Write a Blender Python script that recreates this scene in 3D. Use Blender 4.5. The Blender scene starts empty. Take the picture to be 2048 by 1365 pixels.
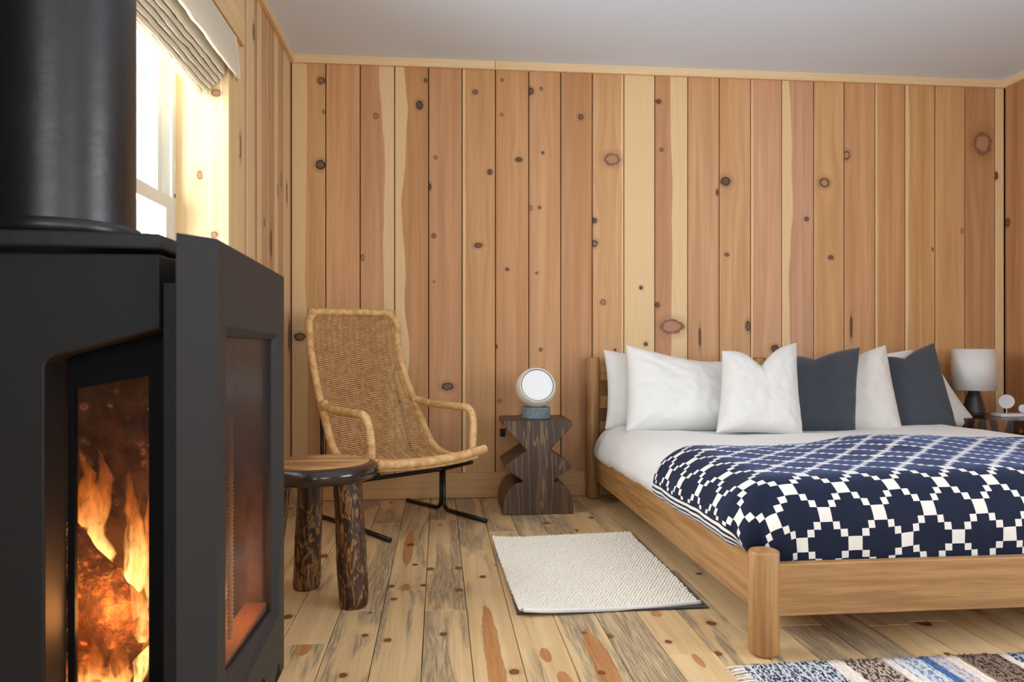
import bpy, bmesh, math, random
import numpy as np
from mathutils import Vector, Matrix, noise as mnoise

random.seed(7)
sc = bpy.context.scene
col = sc.collection
PI = math.pi

# ------------------------------------------------------------------ camera, world, light, exposure
HC = 0.8548
YAW = math.atan(146 / 1490)
cam_d = bpy.data.cameras.new('camera')
cam = bpy.data.objects.new('camera', cam_d)
col.objects.link(cam)
cam.location = (0, 0, HC)
cam.rotation_euler = (PI / 2, 0, -YAW)
cam_d.sensor_width = 36
cam_d.lens = 36 * 1490 / 2048
cam_d.shift_y = 7.5 / 2048
cam_d.clip_start = 0.02
cam_d.dof.use_dof = True
cam_d.dof.focus_distance = 3.2
cam_d.dof.aperture_fstop = 11
sc.camera = cam

sc.view_settings.view_transform = 'Standard'
sc.view_settings.look = 'None'
sc.view_settings.gamma = 1
sc.view_settings.use_curve_mapping = False
sc.view_settings.exposure = 0.16

w = bpy.data.worlds.new('World')
sc.world = w
w.use_nodes = True
w.node_tree.nodes['Background'].inputs[0].default_value = (0.86, 0.93, 1.0, 1)
w.node_tree.nodes['Background'].inputs[1].default_value = 1.3


def area(name, loc, target, sx, sy, power, color):
    d = bpy.data.lights.new(name, 'AREA')
    d.shape = 'RECTANGLE'; d.size = sx; d.size_y = sy; d.energy = power; d.color = color
    o = bpy.data.objects.new(name, d)
    o.location = loc
    o.rotation_euler = (Vector(target) - Vector(loc)).to_track_quat('-Z', 'Y').to_euler()
    col.objects.link(o)
    return o


# daylight standing in the window openings (visible window, two windows behind the camera, one on the far side)
area('daylight_side_window', (-1.85, 2.62, 1.45), (0.5, 2.50, 1.75), 2.4, 1.9, 285, (0.90, 0.955, 1.0))
area('daylight_rear_window_one', (0.0, -2.32, 1.35), (0.2, 0, 2.9), 1.3, 1.5, 37, (0.88, 0.945, 1.0))
area('daylight_rear_window_two', (2.2, -2.32, 1.35), (2.1, 0, 2.9), 1.3, 1.5, 37, (0.88, 0.945, 1.0))
area('daylight_far_window', (3.62, 0.35, 1.37), (1.2, 0.9, 2.3), 1.4, 1.4, 66, (0.88, 0.945, 1.0))


# ------------------------------------------------------------------ helpers
def lin(r, g, b):
    f = lambda c: (c / 255) / 12.92 if c / 255 <= 0.04045 else ((c / 255 + 0.055) / 1.055) ** 2.4
    return (f(r), f(g), f(b), 1)


def link(o, parent=None):
    col.objects.link(o)
    if parent:
        o.parent = parent
    return o


def obj(name, me, mat=None, parent=None, loc=None, smooth=False):
    o = bpy.data.objects.new(name, me)
    if mat:
        me.materials.append(mat)
    if smooth:
        me.polygons.foreach_set('use_smooth', [True] * len(me.polygons))
    if loc is not None:
        o.location = loc
    return link(o, parent)


def tag(o, label=None, cat=None, group=None, kind=None):
    if label: o['label'] = label
    if cat: o['category'] = cat
    if group: o['group'] = group
    if kind: o['kind'] = kind
    return o


def thing(name, label, cat, loc=(0, 0, 0), group=None, rz=0):
    o = bpy.data.objects.new(name, None)
    o.location = loc
    o.rotation_euler = (0, 0, rz)
    o.empty_display_size = 0.1
    col.objects.link(o)
    return tag(o, label, cat, group)


def mesh(name, vs, fs):
    me = bpy.data.meshes.new(name)
    me.from_pydata([tuple(v) for v in vs], [], fs)
    me.update()
    return me


def bm_mesh(bm, name='m'):
    bmesh.ops.recalc_face_normals(bm, faces=bm.faces)
    me = bpy.data.meshes.new(name)
    bm.to_mesh(me)
    bm.free()
    return me


def box(x0, x1, y0, y1, z0, z1, bev=0.0, seg=1):
    bm = bmesh.new()
    bmesh.ops.create_cube(bm, size=1)
    for v in bm.verts:
        v.co = Vector(((x0 + x1) / 2 + v.co.x * (x1 - x0), (y0 + y1) / 2 + v.co.y * (y1 - y0), (z0 + z1) / 2 + v.co.z * (z1 - z0)))
    if bev:
        bmesh.ops.bevel(bm, geom=list(bm.edges), offset=bev, segments=seg, affect='EDGES', profile=0.5)
    return bm_mesh(bm)


def prism(pts, axis, a, b, bev=0.0, seg=2):
    """extrude a 2D outline along an axis: 'x' -> pts are (y,z), 'y' -> (x,z), 'z' -> (x,y)"""
    bm = bmesh.new()
    mk = {'x': lambda p, t: (t, p[0], p[1]), 'y': lambda p, t: (p[0], t, p[1]), 'z': lambda p, t: (p[0], p[1], t)}[axis]
    A = [bm.verts.new(mk(p, a)) for p in pts]
    B = [bm.verts.new(mk(p, b)) for p in pts]
    n = len(pts)
    bm.faces.new(A); bm.faces.new(B[::-1])
    for i in range(n):
        bm.faces.new((A[i], A[(i + 1) % n], B[(i + 1) % n], B[i]))
    bmesh.ops.recalc_face_normals(bm, faces=bm.faces)
    if bev:
        es = [e for e in bm.edges if len(e.link_faces) == 2 and e.calc_face_angle(0) > 0.5]
        bmesh.ops.bevel(bm, geom=es, offset=bev, segments=seg, affect='EDGES', profile=0.5)
    return bm_mesh(bm)


def lathe(prof, n=48, cap=True):
    vs, fs = [], []
    for r, z in prof:
        for i in range(n):
            a = 2 * PI * i / n
            vs.append((r * math.cos(a), r * math.sin(a), z))
    m = len(prof)
    for j in range(m - 1):
        for i in range(n):
            fs.append((j * n + i, j * n + (i + 1) % n, (j + 1) * n + (i + 1) % n, (j + 1) * n + i))
    if cap:
        fs.append(tuple(range(n))[::-1])
        fs.append(tuple((m - 1) * n + i for i in range(n)))
    return mesh('lathe', vs, fs)


def resample(pts, step):
    P = [Vector(p) for p in pts]
    L = [0]
    for a, b in zip(P, P[1:]):
        L.append(L[-1] + (b - a).length)
    n = max(2, int(L[-1] / step) + 1)
    out, j = [], 0
    for i in range(n + 1):
        t = L[-1] * i / n
        while j < len(P) - 2 and L[j + 1] < t:
            j += 1
        d = L[j + 1] - L[j] or 1
        out.append(P[j].lerp(P[j + 1], min(1, max(0, (t - L[j]) / d))))
    return out


def catmull(pts, per=8):
    P = [Vector(p) for p in pts]
    Q = [P[0] * 2 - P[1]] + P + [P[-1] * 2 - P[-2]]
    out = []
    for i in range(1, len(Q) - 2):
        a, b, c, d = Q[i - 1:i + 3]
        for k in range(per):
            t = k / per
            out.append(0.5 * (2 * b + (c - a) * t + (2 * a - 5 * b + 4 * c - d) * t * t + (3 * b - a - 3 * c + d) * t ** 3))
    out.append(P[-1])
    return out


def fillet(pts, r, seg=6):
    """round the corners of a polyline"""
    P = [Vector(p) for p in pts]
    out = [P[0]]
    for a, b, c in zip(P, P[1:], P[2:]):
        u = (a - b); v = (c - b)
        k = min(r, u.length * 0.49, v.length * 0.49)
        p0 = b + u.normalized() * k; p1 = b + v.normalized() * k
        for i in range(seg + 1):
            t = i / seg
            out.append(p0 * (1 - t) ** 2 + b * 2 * t * (1 - t) + p1 * t * t)
    out.append(P[-1])
    return out


def tube_data(pts, rad, sides=8, vs=None, fs=None, cap=True):
    vs = [] if vs is None else vs
    fs = [] if fs is None else fs
    P = [Vector(p) for p in pts]
    n = len(P)
    up = Vector((0, 0, 1))
    t0 = (P[1] - P[0]).normalized()
    if abs(t0.dot(up)) > 0.9:
        up = Vector((1, 0, 0))
    nrm = (up - t0 * up.dot(t0)).normalized()
    base = len(vs)
    for i in range(n):
        t = (P[min(n - 1, i + 1)] - P[max(0, i - 1)])
        if t.length < 1e-9: t = t0
        t = t.normalized()
        nrm = (nrm - t * nrm.dot(t))
        nrm = nrm.normalized() if nrm.length > 1e-6 else t.orthogonal().normalized()
        bi = t.cross(nrm)
        r = rad(i / (n - 1)) if callable(rad) else rad
        for k in range(sides):
            a = 2 * PI * k / sides
            vs.append(P[i] + nrm * (r * math.cos(a)) + bi * (r * math.sin(a)))
        if i:
            o = base + (i - 1) * sides
            for k in range(sides):
                fs.append((o + k, o + (k + 1) % sides, o + sides + (k + 1) % sides, o + sides + k))
    if cap:
        fs.append(tuple(base + k for k in range(sides))[::-1])
        fs.append(tuple(base + (n - 1) * sides + k for k in range(sides)))
    return vs, fs


def tube(pts, rad, sides=10, cap=True):
    return mesh('tube', *tube_data(pts, rad, sides, cap=cap))


def grid_faces(nu, nv, off=0, flip=False):
    f = []
    for j in range(nv - 1):
        for i in range(nu - 1):
            a = off + j * nu + i
            q = (a, a + 1, a + nu + 1, a + nu)
            f.append(q[::-1] if flip else q)
    return f


def fbm(x, y, z=0.0, o=3):
    return mnoise.fractal(Vector((x, y, z)), 0.6, 2.0, o)


# ------------------------------------------------------------------ node helpers
class N:
    def __init__(self, name):
        self.mat = bpy.data.materials.new(name)
        self.mat.use_nodes = True
        self.t = self.mat.node_tree
        self.b = self.t.nodes['Principled BSDF']
        self.out = self.t.nodes['Material Output']

    def n(self, typ, ins=None, **at):
        return nd(self.t, typ, ins, **at)


def setin(t, sock, v):
    if isinstance(v, bpy.types.NodeSocket):
        t.links.new(v, sock)
    elif v is not None:
        sock.default_value = v


def nd(t, typ, ins=None, **at):
    n = t.nodes.new(typ)
    for k, v in at.items():
        setattr(n, k, v)
    for k, v in (ins or {}).items():
        setin(t, n.inputs[k], v)
    return n


def mth(t, op, a, b=None, c=None, clamp=False):
    n = t.nodes.new('ShaderNodeMath')
    n.operation = op; n.use_clamp = clamp
    for i, v in enumerate((a, b, c)):
        setin(t, n.inputs[i], v)
    return n.outputs[0]


def smooth(t, v, a, b):
    n = nd(t, 'ShaderNodeMapRange', {'Value': v, 'From Min': a, 'From Max': b}, interpolation_type='SMOOTHSTEP')
    return n.outputs[0]


def mix(t, f, a, b, mode='MIX'):
    n = t.nodes.new('ShaderNodeMix')
    n.data_type = 'RGBA'; n.blend_type = mode
    setin(t, n.inputs[0], f); setin(t, n.inputs[6], a); setin(t, n.inputs[7], b)
    return n.outputs[2]


def comb(t, x, y, z):
    return nd(t, 'ShaderNodeCombineXYZ', {0: x, 1: y, 2: z}).outputs[0]


def noise(t, vec, scale=1.0, detail=3.0, rough=0.55, dist=0.0):
    return nd(t, 'ShaderNodeTexNoise', {'Vector': vec, 'Scale': scale, 'Detail': detail, 'Roughness': rough, 'Distortion': dist}).outputs['Fac']


def bump(t, h, strength=0.3, dist=0.002, normal=None):
    n = nd(t, 'ShaderNodeBump', {'Height': h, 'Strength': strength, 'Distance': dist})
    if normal: t.links.new(normal, n.inputs['Normal'])
    return n.outputs[0]


def plain(name, rgb, rough=0.6, metal=0.0, spec=0.5):
    m = N(name)
    m.b.inputs['Base Color'].default_value = lin(*rgb)
    m.b.inputs['Roughness'].default_value = rough
    m.b.inputs['Metallic'].default_value = metal
    m.b.inputs['Specular IOR Level'].default_value = spec
    return m.mat


# node groups shared by all knotty timber
def make_groups():
    g = bpy.data.node_groups.new('KnotWarp', 'ShaderNodeTree')
    for s in ('X', 'Z', 'CX', 'CZ', 'RX', 'RZ', 'W'):
        g.interface.new_socket(s, in_out='INPUT', socket_type='NodeSocketFloat')
    g.interface.new_socket('W', in_out='OUTPUT', socket_type='NodeSocketFloat')
    i = g.nodes.new('NodeGroupInput'); o = g.nodes.new('NodeGroupOutput')
    dx = mth(g, 'SUBTRACT', i.outputs[0], i.outputs[2]); dz = mth(g, 'SUBTRACT', i.outputs[1], i.outputs[3])
    ex = mth(g, 'DIVIDE', dx, mth(g, 'MULTIPLY', i.outputs[4], 2.2)); ez = mth(g, 'DIVIDE', dz, mth(g, 'MULTIPLY', i.outputs[5], 4.5))
    d2 = mth(g, 'ADD', mth(g, 'MULTIPLY', ex, ex), mth(g, 'MULTIPLY', ez, ez))
    e = mth(g, 'EXPONENT', mth(g, 'MULTIPLY', d2, -1.0))
    g.links.new(mth(g, 'SUBTRACT', i.outputs[6], mth(g, 'MULTIPLY', mth(g, 'MULTIPLY', dx, e), 0.75)), o.inputs[0])
    k = bpy.data.node_groups.new('KnotColour', 'ShaderNodeTree')
    for s in ('X', 'Z', 'CX', 'CZ', 'RX', 'RZ', 'Noise'):
        k.interface.new_socket(s, in_out='INPUT', socket_type='NodeSocketFloat')
    for s in ('Color', 'Ring', 'Core'):
        k.interface.new_socket(s, in_out='INPUT', socket_type='NodeSocketColor')
    k.interface.new_socket('Color', in_out='OUTPUT', socket_type='NodeSocketColor')
    i = k.nodes.new('NodeGroupInput'); o = k.nodes.new('NodeGroupOutput')
    ex = mth(k, 'DIVIDE', mth(k, 'SUBTRACT', i.outputs[0], i.outputs[2]), i.outputs[4])
    ez = mth(k, 'DIVIDE', mth(k, 'SUBTRACT', i.outputs[1], i.outputs[3]), i.outputs[5])
    d = mth(k, 'SQRT', mth(k, 'ADD', mth(k, 'MULTIPLY', ex, ex), mth(k, 'MULTIPLY', ez, ez)))
    d = mth(k, 'ADD', d, mth(k, 'MULTIPLY', mth(k, 'SUBTRACT', i.outputs[6], 0.5), 0.55))
    halo = mth(k, 'MULTIPLY', mth(k, 'SUBTRACT', 1.0, smooth(k, d, 0.9, 1.9)), 0.28)
    c1 = mix(k, halo, i.outputs[7], i.outputs[8])
    mask = mth(k, 'SUBTRACT', 1.0, smooth(k, d, 0.8, 1.0))
    rings = mth(k, 'MULTIPLY', mth(k, 'ADD', mth(k, 'SINE', mth(k, 'MULTIPLY', d, 16.0)), 1.0), 0.16)
    core = mth(k, 'ADD', mth(k, 'SUBTRACT', 1.0, smooth(k, d, 0.35, 0.8)), rings, clamp=True)
    c2 = mix(k, core, i.outputs[8], i.outputs[9])
    k.links.new(mix(k, mask, c1, c2), o.inputs[0])
    return g, k


KW, KC = make_groups()


def timber(name, cA, cB, cL=None, sap=(), knots=(), axes=('X', 'Z'), ring=(58, 38, 28), core=None, blue=0.0, streaks=(),
           rough=0.5, freq=26.0, seed=0.0, rnd=False, hue=0.06, fine=0.13, cBlue=(120, 112, 100)):
    """plank timber: a = across, l = along. sap: (edge x, side, wobble). knots: (a, l, ra, rl). streaks: orange heart (a, l, ra, rl)"""
    m = N(name); t = m.t
    tc = nd(t, 'ShaderNodeTexCoord').outputs['Object']
    sp = nd(t, 'ShaderNodeSeparateXYZ', {0: tc})
    x = sp.outputs[axes[0]]; z = sp.outputs[axes[1]]
    oth = [a for a in 'XYZ' if a not in axes][0]
    third = sp.outputs[oth]
    off = seed
    if rnd:
        r = nd(t, 'ShaderNodeObjectInfo').outputs['Random']
        off = mth(t, 'ADD', mth(t, 'MULTIPLY', r, 57.0), seed)
    W = x
    for (a, l, ra, rl) in knots:
        gn = nd(t, 'ShaderNodeGroup', None, node_tree=KW)
        for q, v in enumerate((x, z, a, l, ra, rl, W)):
            setin(t, gn.inputs[q], v)
        W = gn.outputs[0]
    zz = mth(t, 'ADD', z, off)
    v1 = comb(t, mth(t, 'MULTIPLY', W, freq), mth(t, 'ADD', mth(t, 'MULTIPLY', third, 12.0), off), mth(t, 'MULTIPLY', zz, 0.8))
    n1 = noise(t, v1, 1.0, 3.0, 0.55, 0.35)
    v2 = comb(t, mth(t, 'MULTIPLY', W, freq * 11), off, mth(t, 'MULTIPLY', zz, 4.5))
    n2 = noise(t, v2, 1.0, 2.0, 0.6, 0.2)
    c = mix(t, smooth(t, n1, 0.28, 0.72), lin(*cA), lin(*cB))
    for (sx, side, wob) in sap:
        nb = noise(t, comb(t, off, 3.3, mth(t, 'MULTIPLY', zz, 1.15)), 1.0, 2.5)
        d = mth(t, 'ADD', mth(t, 'SUBTRACT', x, sx), mth(t, 'MULTIPLY', mth(t, 'SUBTRACT', nb, 0.5), wob))
        d = mth(t, 'MULTIPLY', d, float(side))
        c = mix(t, mth(t, 'MULTIPLY', smooth(t, d, -0.002, 0.002), 0.95), c, lin(*(cL or (228, 198, 150))))
    if blue:
        nb = noise(t, comb(t, mth(t, 'MULTIPLY', x, 9.0), off, mth(t, 'MULTIPLY', zz, 1.1)), 1.0, 3.0, 0.6, 0.6)
        nl = noise(t, comb(t, mth(t, 'MULTIPLY', W, 330.0), off, mth(t, 'MULTIPLY', zz, 9.0)), 1.0, 2.0, 0.7, 0.5)
        k = mth(t, 'MULTIPLY', smooth(t, nb, 0.66 - blue * 0.3, 0.74 - blue * 0.26), smooth(t, nl, 0.3, 0.62))
        c = mix(t, mth(t, 'MULTIPLY', k, 0.85), c, lin(*cBlue))
    kn = noise(t, comb(t, mth(t, 'MULTIPLY', x, 45.0), off, mth(t, 'MULTIPLY', z, 45.0)), 1.0, 2.0, 0.6)
    for (a, l, ra, rl) in streaks:
        ex = mth(t, 'DIVIDE', mth(t, 'SUBTRACT', x, a), ra)
        ez = mth(t, 'DIVIDE', mth(t, 'SUBTRACT', z, l), rl)
        d = mth(t, 'ADD', mth(t, 'SQRT', mth(t, 'ADD', mth(t, 'MULTIPLY', ex, ex), mth(t, 'MULTIPLY', ez, ez))),
                mth(t, 'MULTIPLY', mth(t, 'SUBTRACT', noise(t, comb(t, mth(t, 'MULTIPLY', x, 30.0), off, mth(t, 'MULTIPLY', z, 9.0)), 1.0, 2.0), 0.5), 0.7))
        cc = mix(t, smooth(t, n2, 0.3, 0.7), lin(196, 134, 78), lin(168, 106, 58))
        c = mix(t, mth(t, 'MULTIPLY', mth(t, 'SUBTRACT', 1.0, smooth(t, d, 0.86, 1.0)), 0.9), c, cc)
    f = mth(t, 'MULTIPLY', smooth(t, n2, 0.42, 0.75), fine)
    c = mix(t, f, c, lin(*[int(q * 0.55) for q in cB]))
    big = ((122, 82, 60), (178, 130, 98))
    if hue and rnd:
        c = nd(t, 'ShaderNodeHueSaturation', {'Value': mth(t, 'ADD', 1.0 - hue, mth(t, 'MULTIPLY', r, 2 * hue)), 'Color': c}).outputs[0]
    for (a, l, ra, rl) in knots:
        gn = nd(t, 'ShaderNodeGroup', None, node_tree=KC)
        for q, v in enumerate((x, z, a, l, ra, rl, kn, c, lin(*(big[0] if ra > 0.045 else ring)), lin(*(big[1] if ra > 0.045 else core or ((178, 134, 92), (122, 88, 64), (146, 106, 76), (104, 74, 56))[int(abs(a) * 977 + l * 331) % 4])))):
            setin(t, gn.inputs[q], v)
        c = gn.outputs[0]
    t.links.new(c, m.b.inputs['Base Color'])
    m.b.inputs['Roughness'].default_value = rough
    m.b.inputs['Specular IOR Level'].default_value = 0.35
    t.links.new(bump(t, n2, 0.12, 0.0012), m.b.inputs['Normal'])
    return m.mat


def oak(name, cA=(180, 134, 82), cB=(150, 106, 60), axis='X', rough=0.5):
    m = N(name); t = m.t
    tc = nd(t, 'ShaderNodeTexCoord').outputs['Object']
    r = mth(t, 'MULTIPLY', nd(t, 'ShaderNodeObjectInfo').outputs['Random'], 31.0)
    sp = nd(t, 'ShaderNodeSeparateXYZ', {0: tc})
    s = {a: (2.6 if a == axis else 52.0) for a in 'XYZ'}
    v = comb(t, mth(t, 'ADD', mth(t, 'MULTIPLY', sp.outputs[0], s['X']), r), mth(t, 'MULTIPLY', sp.outputs[1], s['Y']), mth(t, 'MULTIPLY', sp.outputs[2], s['Z']))
    n1 = noise(t, v, 1.0, 4.0, 0.6, 0.3)
    v2 = nd(t, 'ShaderNodeVectorMath', {0: v, 1: (9, 9, 9) if False else (3.5, 7.0, 7.0) if axis == 'X' else (7.0, 3.5, 7.0) if axis == 'Y' else (7.0, 7.0, 3.5)}, operation='MULTIPLY').outputs[0]
    n2 = noise(t, v2, 1.0, 2.0, 0.6)
    c = mix(t, smooth(t, n1, 0.3, 0.7), lin(*cA), lin(*cB))
    c = mix(t, mth(t, 'MULTIPLY', smooth(t, n2, 0.55, 0.75), 0.35), c, lin(*[int(q * 0.6) for q in cB]))
    t.links.new(c, m.b.inputs['Base Color'])
    m.b.inputs['Roughness'].default_value = rough
    t.links.new(bump(t, n2, 0.25, 0.001), m.b.inputs['Normal'])
    return m.mat


def dark_wood(name, cA=(96, 62, 38), cB=(44, 26, 16), scale=1.0, rough=0.35, lines=9.0, axis='Z', squiggle=2.5, hi=(168, 118, 66), thin=False, zs=2.2):
    """dark stained softwood with contrasting growth lines"""
    m = N(name); t = m.t
    tc = nd(t, 'ShaderNodeTexCoord').outputs['Object']
    sp = nd(t, 'ShaderNodeSeparateXYZ', {0: tc})
    s = {a: (zs if a == axis else 9.0) for a in 'XYZ'}
    r = mth(t, 'MULTIPLY', nd(t, 'ShaderNodeObjectInfo').outputs['Random'], 23.0)
    v = comb(t, mth(t, 'ADD', mth(t, 'MULTIPLY', sp.outputs[0], s['X'] * scale), r), mth(t, 'MULTIPLY', sp.outputs[1], s['Y'] * scale), mth(t, 'MULTIPLY', sp.outputs[2], s['Z'] * scale))
    n1 = noise(t, v, 1.0, 2.0, 0.5, squiggle * 0.35)
    ln = mth(t, 'SINE', mth(t, 'MULTIPLY', n1, lines * 2 * PI))
    n2 = noise(t, v, 0.6, 3.0, 0.6)
    c = mix(t, smooth(t, n2, 0.35, 0.65), lin(*cA), lin(*cB))
    c = mix(t, mth(t, 'MULTIPLY', smooth(t, ln, 0.8 if thin else 0.35, 1.0), 0.75), c, lin(*hi))
    c = mix(t, mth(t, 'MULTIPLY', smooth(t, ln, 0.2, -0.9), 0.6), c, lin(*cB))
    t.links.new(c, m.b.inputs['Base Color'])
    m.b.inputs['Roughness'].default_value = rough
    t.links.new(bump(t, ln, 0.12, 0.001), m.b.inputs['Normal'])
    return m.mat


def fabric(name, rgb, rgb2=None, weave=900.0, strength=0.15, rough=0.85, sheen=0.2, wr=0.0):
    m = N(name); t = m.t
    tc = nd(t, 'ShaderNodeTexCoord').outputs['Object']
    n = noise(t, tc, weave, 2.0, 0.7)
    n0 = noise(t, tc, 9.0, 3.0, 0.6)
    c = mix(t, smooth(t, n, 0.3, 0.7), lin(*rgb), lin(*(rgb2 or rgb)))
    t.links.new(c, m.b.inputs['Base Color'])
    m.b.inputs['Roughness'].default_value = rough
    m.b.inputs['Specular IOR Level'].default_value = 0.2
    m.b.inputs['Sheen Weight'].default_value = sheen
    nb = bump(t, n, strength, 0.0006)
    if wr:
        nb = bump(t, n0, wr, 0.006, nb)
    t.links.new(nb, m.b.inputs['Normal'])
    return m.mat


def multi_box(lst):
    bm = bmesh.new()
    for (x0, x1, y0, y1, z0, z1) in lst:
        r = bmesh.ops.create_cube(bm, size=1)
        for v in r['verts']:
            v.co = Vector(((x0 + x1) / 2 + v.co.x * (x1 - x0), (y0 + y1) / 2 + v.co.y * (y1 - y0), (z0 + z1) / 2 + v.co.z * (z1 - z0)))
    return bm_mesh(bm)


# ------------------------------------------------------------------ the room shell
XL, XR, YB, YF, H = -0.804, 3.381, 4.165, -2.2, 2.44
M_gap = plain('joint shadow', (38, 24, 14), 0.9)
M_ceil = plain('white ceiling paint', (224, 236, 252), 0.9, spec=0.2)
M_trim = timber('pale pine trim X', (236, 208, 166), (226, 192, 146), axes=('Z', 'X'), freq=60, rnd=True, hue=0.02, fine=0.08)
M_trimY = timber('pale pine trim Y', (236, 208, 166), (226, 192, 146), axes=('Z', 'Y'), freq=60, rnd=True, hue=0.02, fine=0.08)
M_trimZ = timber('pale pine trim Z', (228, 196, 146), (214, 176, 124), axes=('Y', 'Z'), freq=40, rnd=True, hue=0.02, fine=0.08)

fl = tag(obj('floor', box(XL - 0.2, XR + 0.2, YF - 0.2, YB + 0.2, -0.12, -0.016), M_gap), 'pale knotty pine floor with blue stained planks', 'floor', kind='structure')
ce = tag(obj('ceiling', box(XL - 0.2, XR + 0.2, YF - 0.2, YB + 0.2, H, H + 0.1), M_ceil), 'smooth light grey painted ceiling', 'ceiling', kind='structure')
wb = tag(obj('wall_back', box(XL - 0.2, XR + 0.2, YB + 0.014, YB + 0.2, 0, H), M_gap), 'knotty pine plank wall behind the bed and the wicker chair', 'wall', kind='structure')
wr_ = obj('wall_right', multi_box([(XR + 0.014, XR + 0.2, YF, -0.35, 0, H), (XR + 0.014, XR + 0.2, 1.05, YB, 0, H), (XR + 0.014, XR + 0.2, -0.35, 1.05, 0, 0.65), (XR + 0.014, XR + 0.2, -0.35, 1.05, 2.1, H)]), M_gap)
tag(wr_, 'knotty pine plank wall beside the ceramic lamp', 'wall', kind='structure')

# left wall with window opening  (opening Y 1.35..2.90, Z .80..2.03)
WY0, WY1, WZ0, WZ1 = 1.40, 2.90, 0.80, 2.04


xl0, xl1 = XL - 0.2, XL - 0.014
wl = obj('wall_left', multi_box([(xl0, xl1, YF, WY0, 0, H), (xl0, xl1, WY1, YB + 0.014, 0, H), (xl0, xl1, WY0, WY1, 0, WZ0), (xl0, xl1, WY0, WY1, WZ1, H)]), M_gap)
tag(wl, 'knotty pine plank wall with the window', 'wall', kind='structure')
# rear wall and right wall windows are openings that let daylight in
M_pl = timber('rear wall pine', (205, 160, 114), (186, 138, 92), axes=('X', 'Z'))
rear = obj('wall_front', multi_box([(XL - 0.2, -0.65, YF - 0.1, YF, 0, H), (0.65, 1.55, YF - 0.1, YF, 0, H), (2.85, XR + 0.2, YF - 0.1, YF, 0, H),
                                    (-0.65, 0.65, YF - 0.1, YF, 0, 0.7), (-0.65, 0.65, YF - 0.1, YF, 2.2, H), (1.55, 2.85, YF - 0.1, YF, 0, 0.7), (1.55, 2.85, YF - 0.1, YF, 2.2, H)]), M_pl)
tag(rear, 'pine wall behind the viewer with two windows', 'wall', kind='structure')


def plank_mesh(width, length, th=0.014, vee=0.004, gap=0.0045):
    """wall board with v-grooved edges, local x across, z up, front face towards -y"""
    a = width / 2 - gap / 2
    pts = [(-a, 0.0), (-a, -th + vee), (-a + vee, -th), (a - vee, -th), (a, -th + vee), (a, 0.0)]
    return prism([(p[0], p[1]) for p in pts], 'z', 0, length)


KNOTS = [(-0.642, 2.304, 0.0218, 0.0218), (-0.627, 2.134, 0.0109, 0.0109), (-0.646, 1.842, 0.03, 0.03), (-0.347, 2.118, 0.0137, 0.0165), (-0.074, 2.325, 0.0111, 0.0111), (-0.107, 2.186, 0.0221, 0.0276), (-0.019, 1.897, 0.0111, 0.0111), (-0.053, 1.734, 0.0111, 0.0221), (-0.029, 1.461, 0.0138, 0.0138), (0.201, 2.268, 0.0167, 0.0139), (0.283, 1.823, 0.0167, 0.0167), (0.219, 1.411, 0.025, 0.0167), (0.353, 2.341, 0.0084, 0.0084), (0.35, 2.147, 0.0098, 0.0098), (0.446, 1.896, 0.0224, 0.014), (0.516, 2.284, 0.0168, 0.0224), (0.573, 2.3, 0.0098, 0.0098), (0.583, 1.938, 0.0098, 0.0098), (0.51, 1.625, 0.014, 0.014), (0.564, 1.629, 0.0098, 0.0098), (0.381, 1.279, 0.0112, 0.0112), (0.548, 1.259, 0.0084, 0.0084), (0.8, 2.147, 0.0169, 0.0169), (0.981, 1.911, 0.051, 0.0397), (0.878, 1.561, 0.017, 0.017), (0.88, 1.431, 0.0198, 0.0226), (-0.42, 1.334, 0.011, 0.0164), (1.251, 2.249, 0.0171, 0.0143), (1.269, 1.973, 0.0128, 0.0114), (1.245, 1.083, 0.0143, 0.0171), (1.329, 0.96, 0.0771, 0.0485), (1.149, 1.182, 0.0128, 0.0128), (1.177, 0.858, 0.0128, 0.0128), (1.649, 1.8, 0.0345, 0.0288), (1.598, 1.735, 0.0086, 0.0201), (1.655, 1.376, 0.0144, 0.0115), (2.249, 1.805, 0.035, 0.0292), (2.384, 1.969, 0.0234, 0.0292), (2.138, 1.591, 0.0145, 0.0145), (2.286, 1.367, 0.0175, 0.0146), (1.783, 0.964, 0.0173, 0.0317), (1.948, 0.832, 0.029, 0.0232), (3.239, 2.062, 0.0656, 0.0805), (3.326, 1.87, 0.0149, 0.0269), (3.109, 1.535, 0.0074, 0.0149), (2.922, 1.423, 0.0074, 0.0118), (0.929, 1.098, 0.017, 0.017), (-0.758, 0.898, 0.0326, 0.0245), (0.047, 0.622, 0.0388, 0.0249), (0.319, 0.844, 0.0084, 0.0112), (0.338, 0.539, 0.0112, 0.0112), (2.412, 0.96, 0.0088, 0.0732), (1.495, 0.895, 0.0086, 0.0631), (-0.028, 1.206, 0.0069, 0.0069), (0.998, 0.826, 0.0085, 0.0085), (0.57, 0.827, 0.0112, 0.0112)]
PX = [-0.804, -0.619, -0.433, -0.245, -0.058, 0.128, 0.315, 0.504, 0.686, 0.867, 1.05, 1.231, 1.425, 1.612, 1.801, 1.988, 2.183, 2.371, 2.563, 2.75, 2.939, 3.13, 3.322, 3.381]
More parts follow.
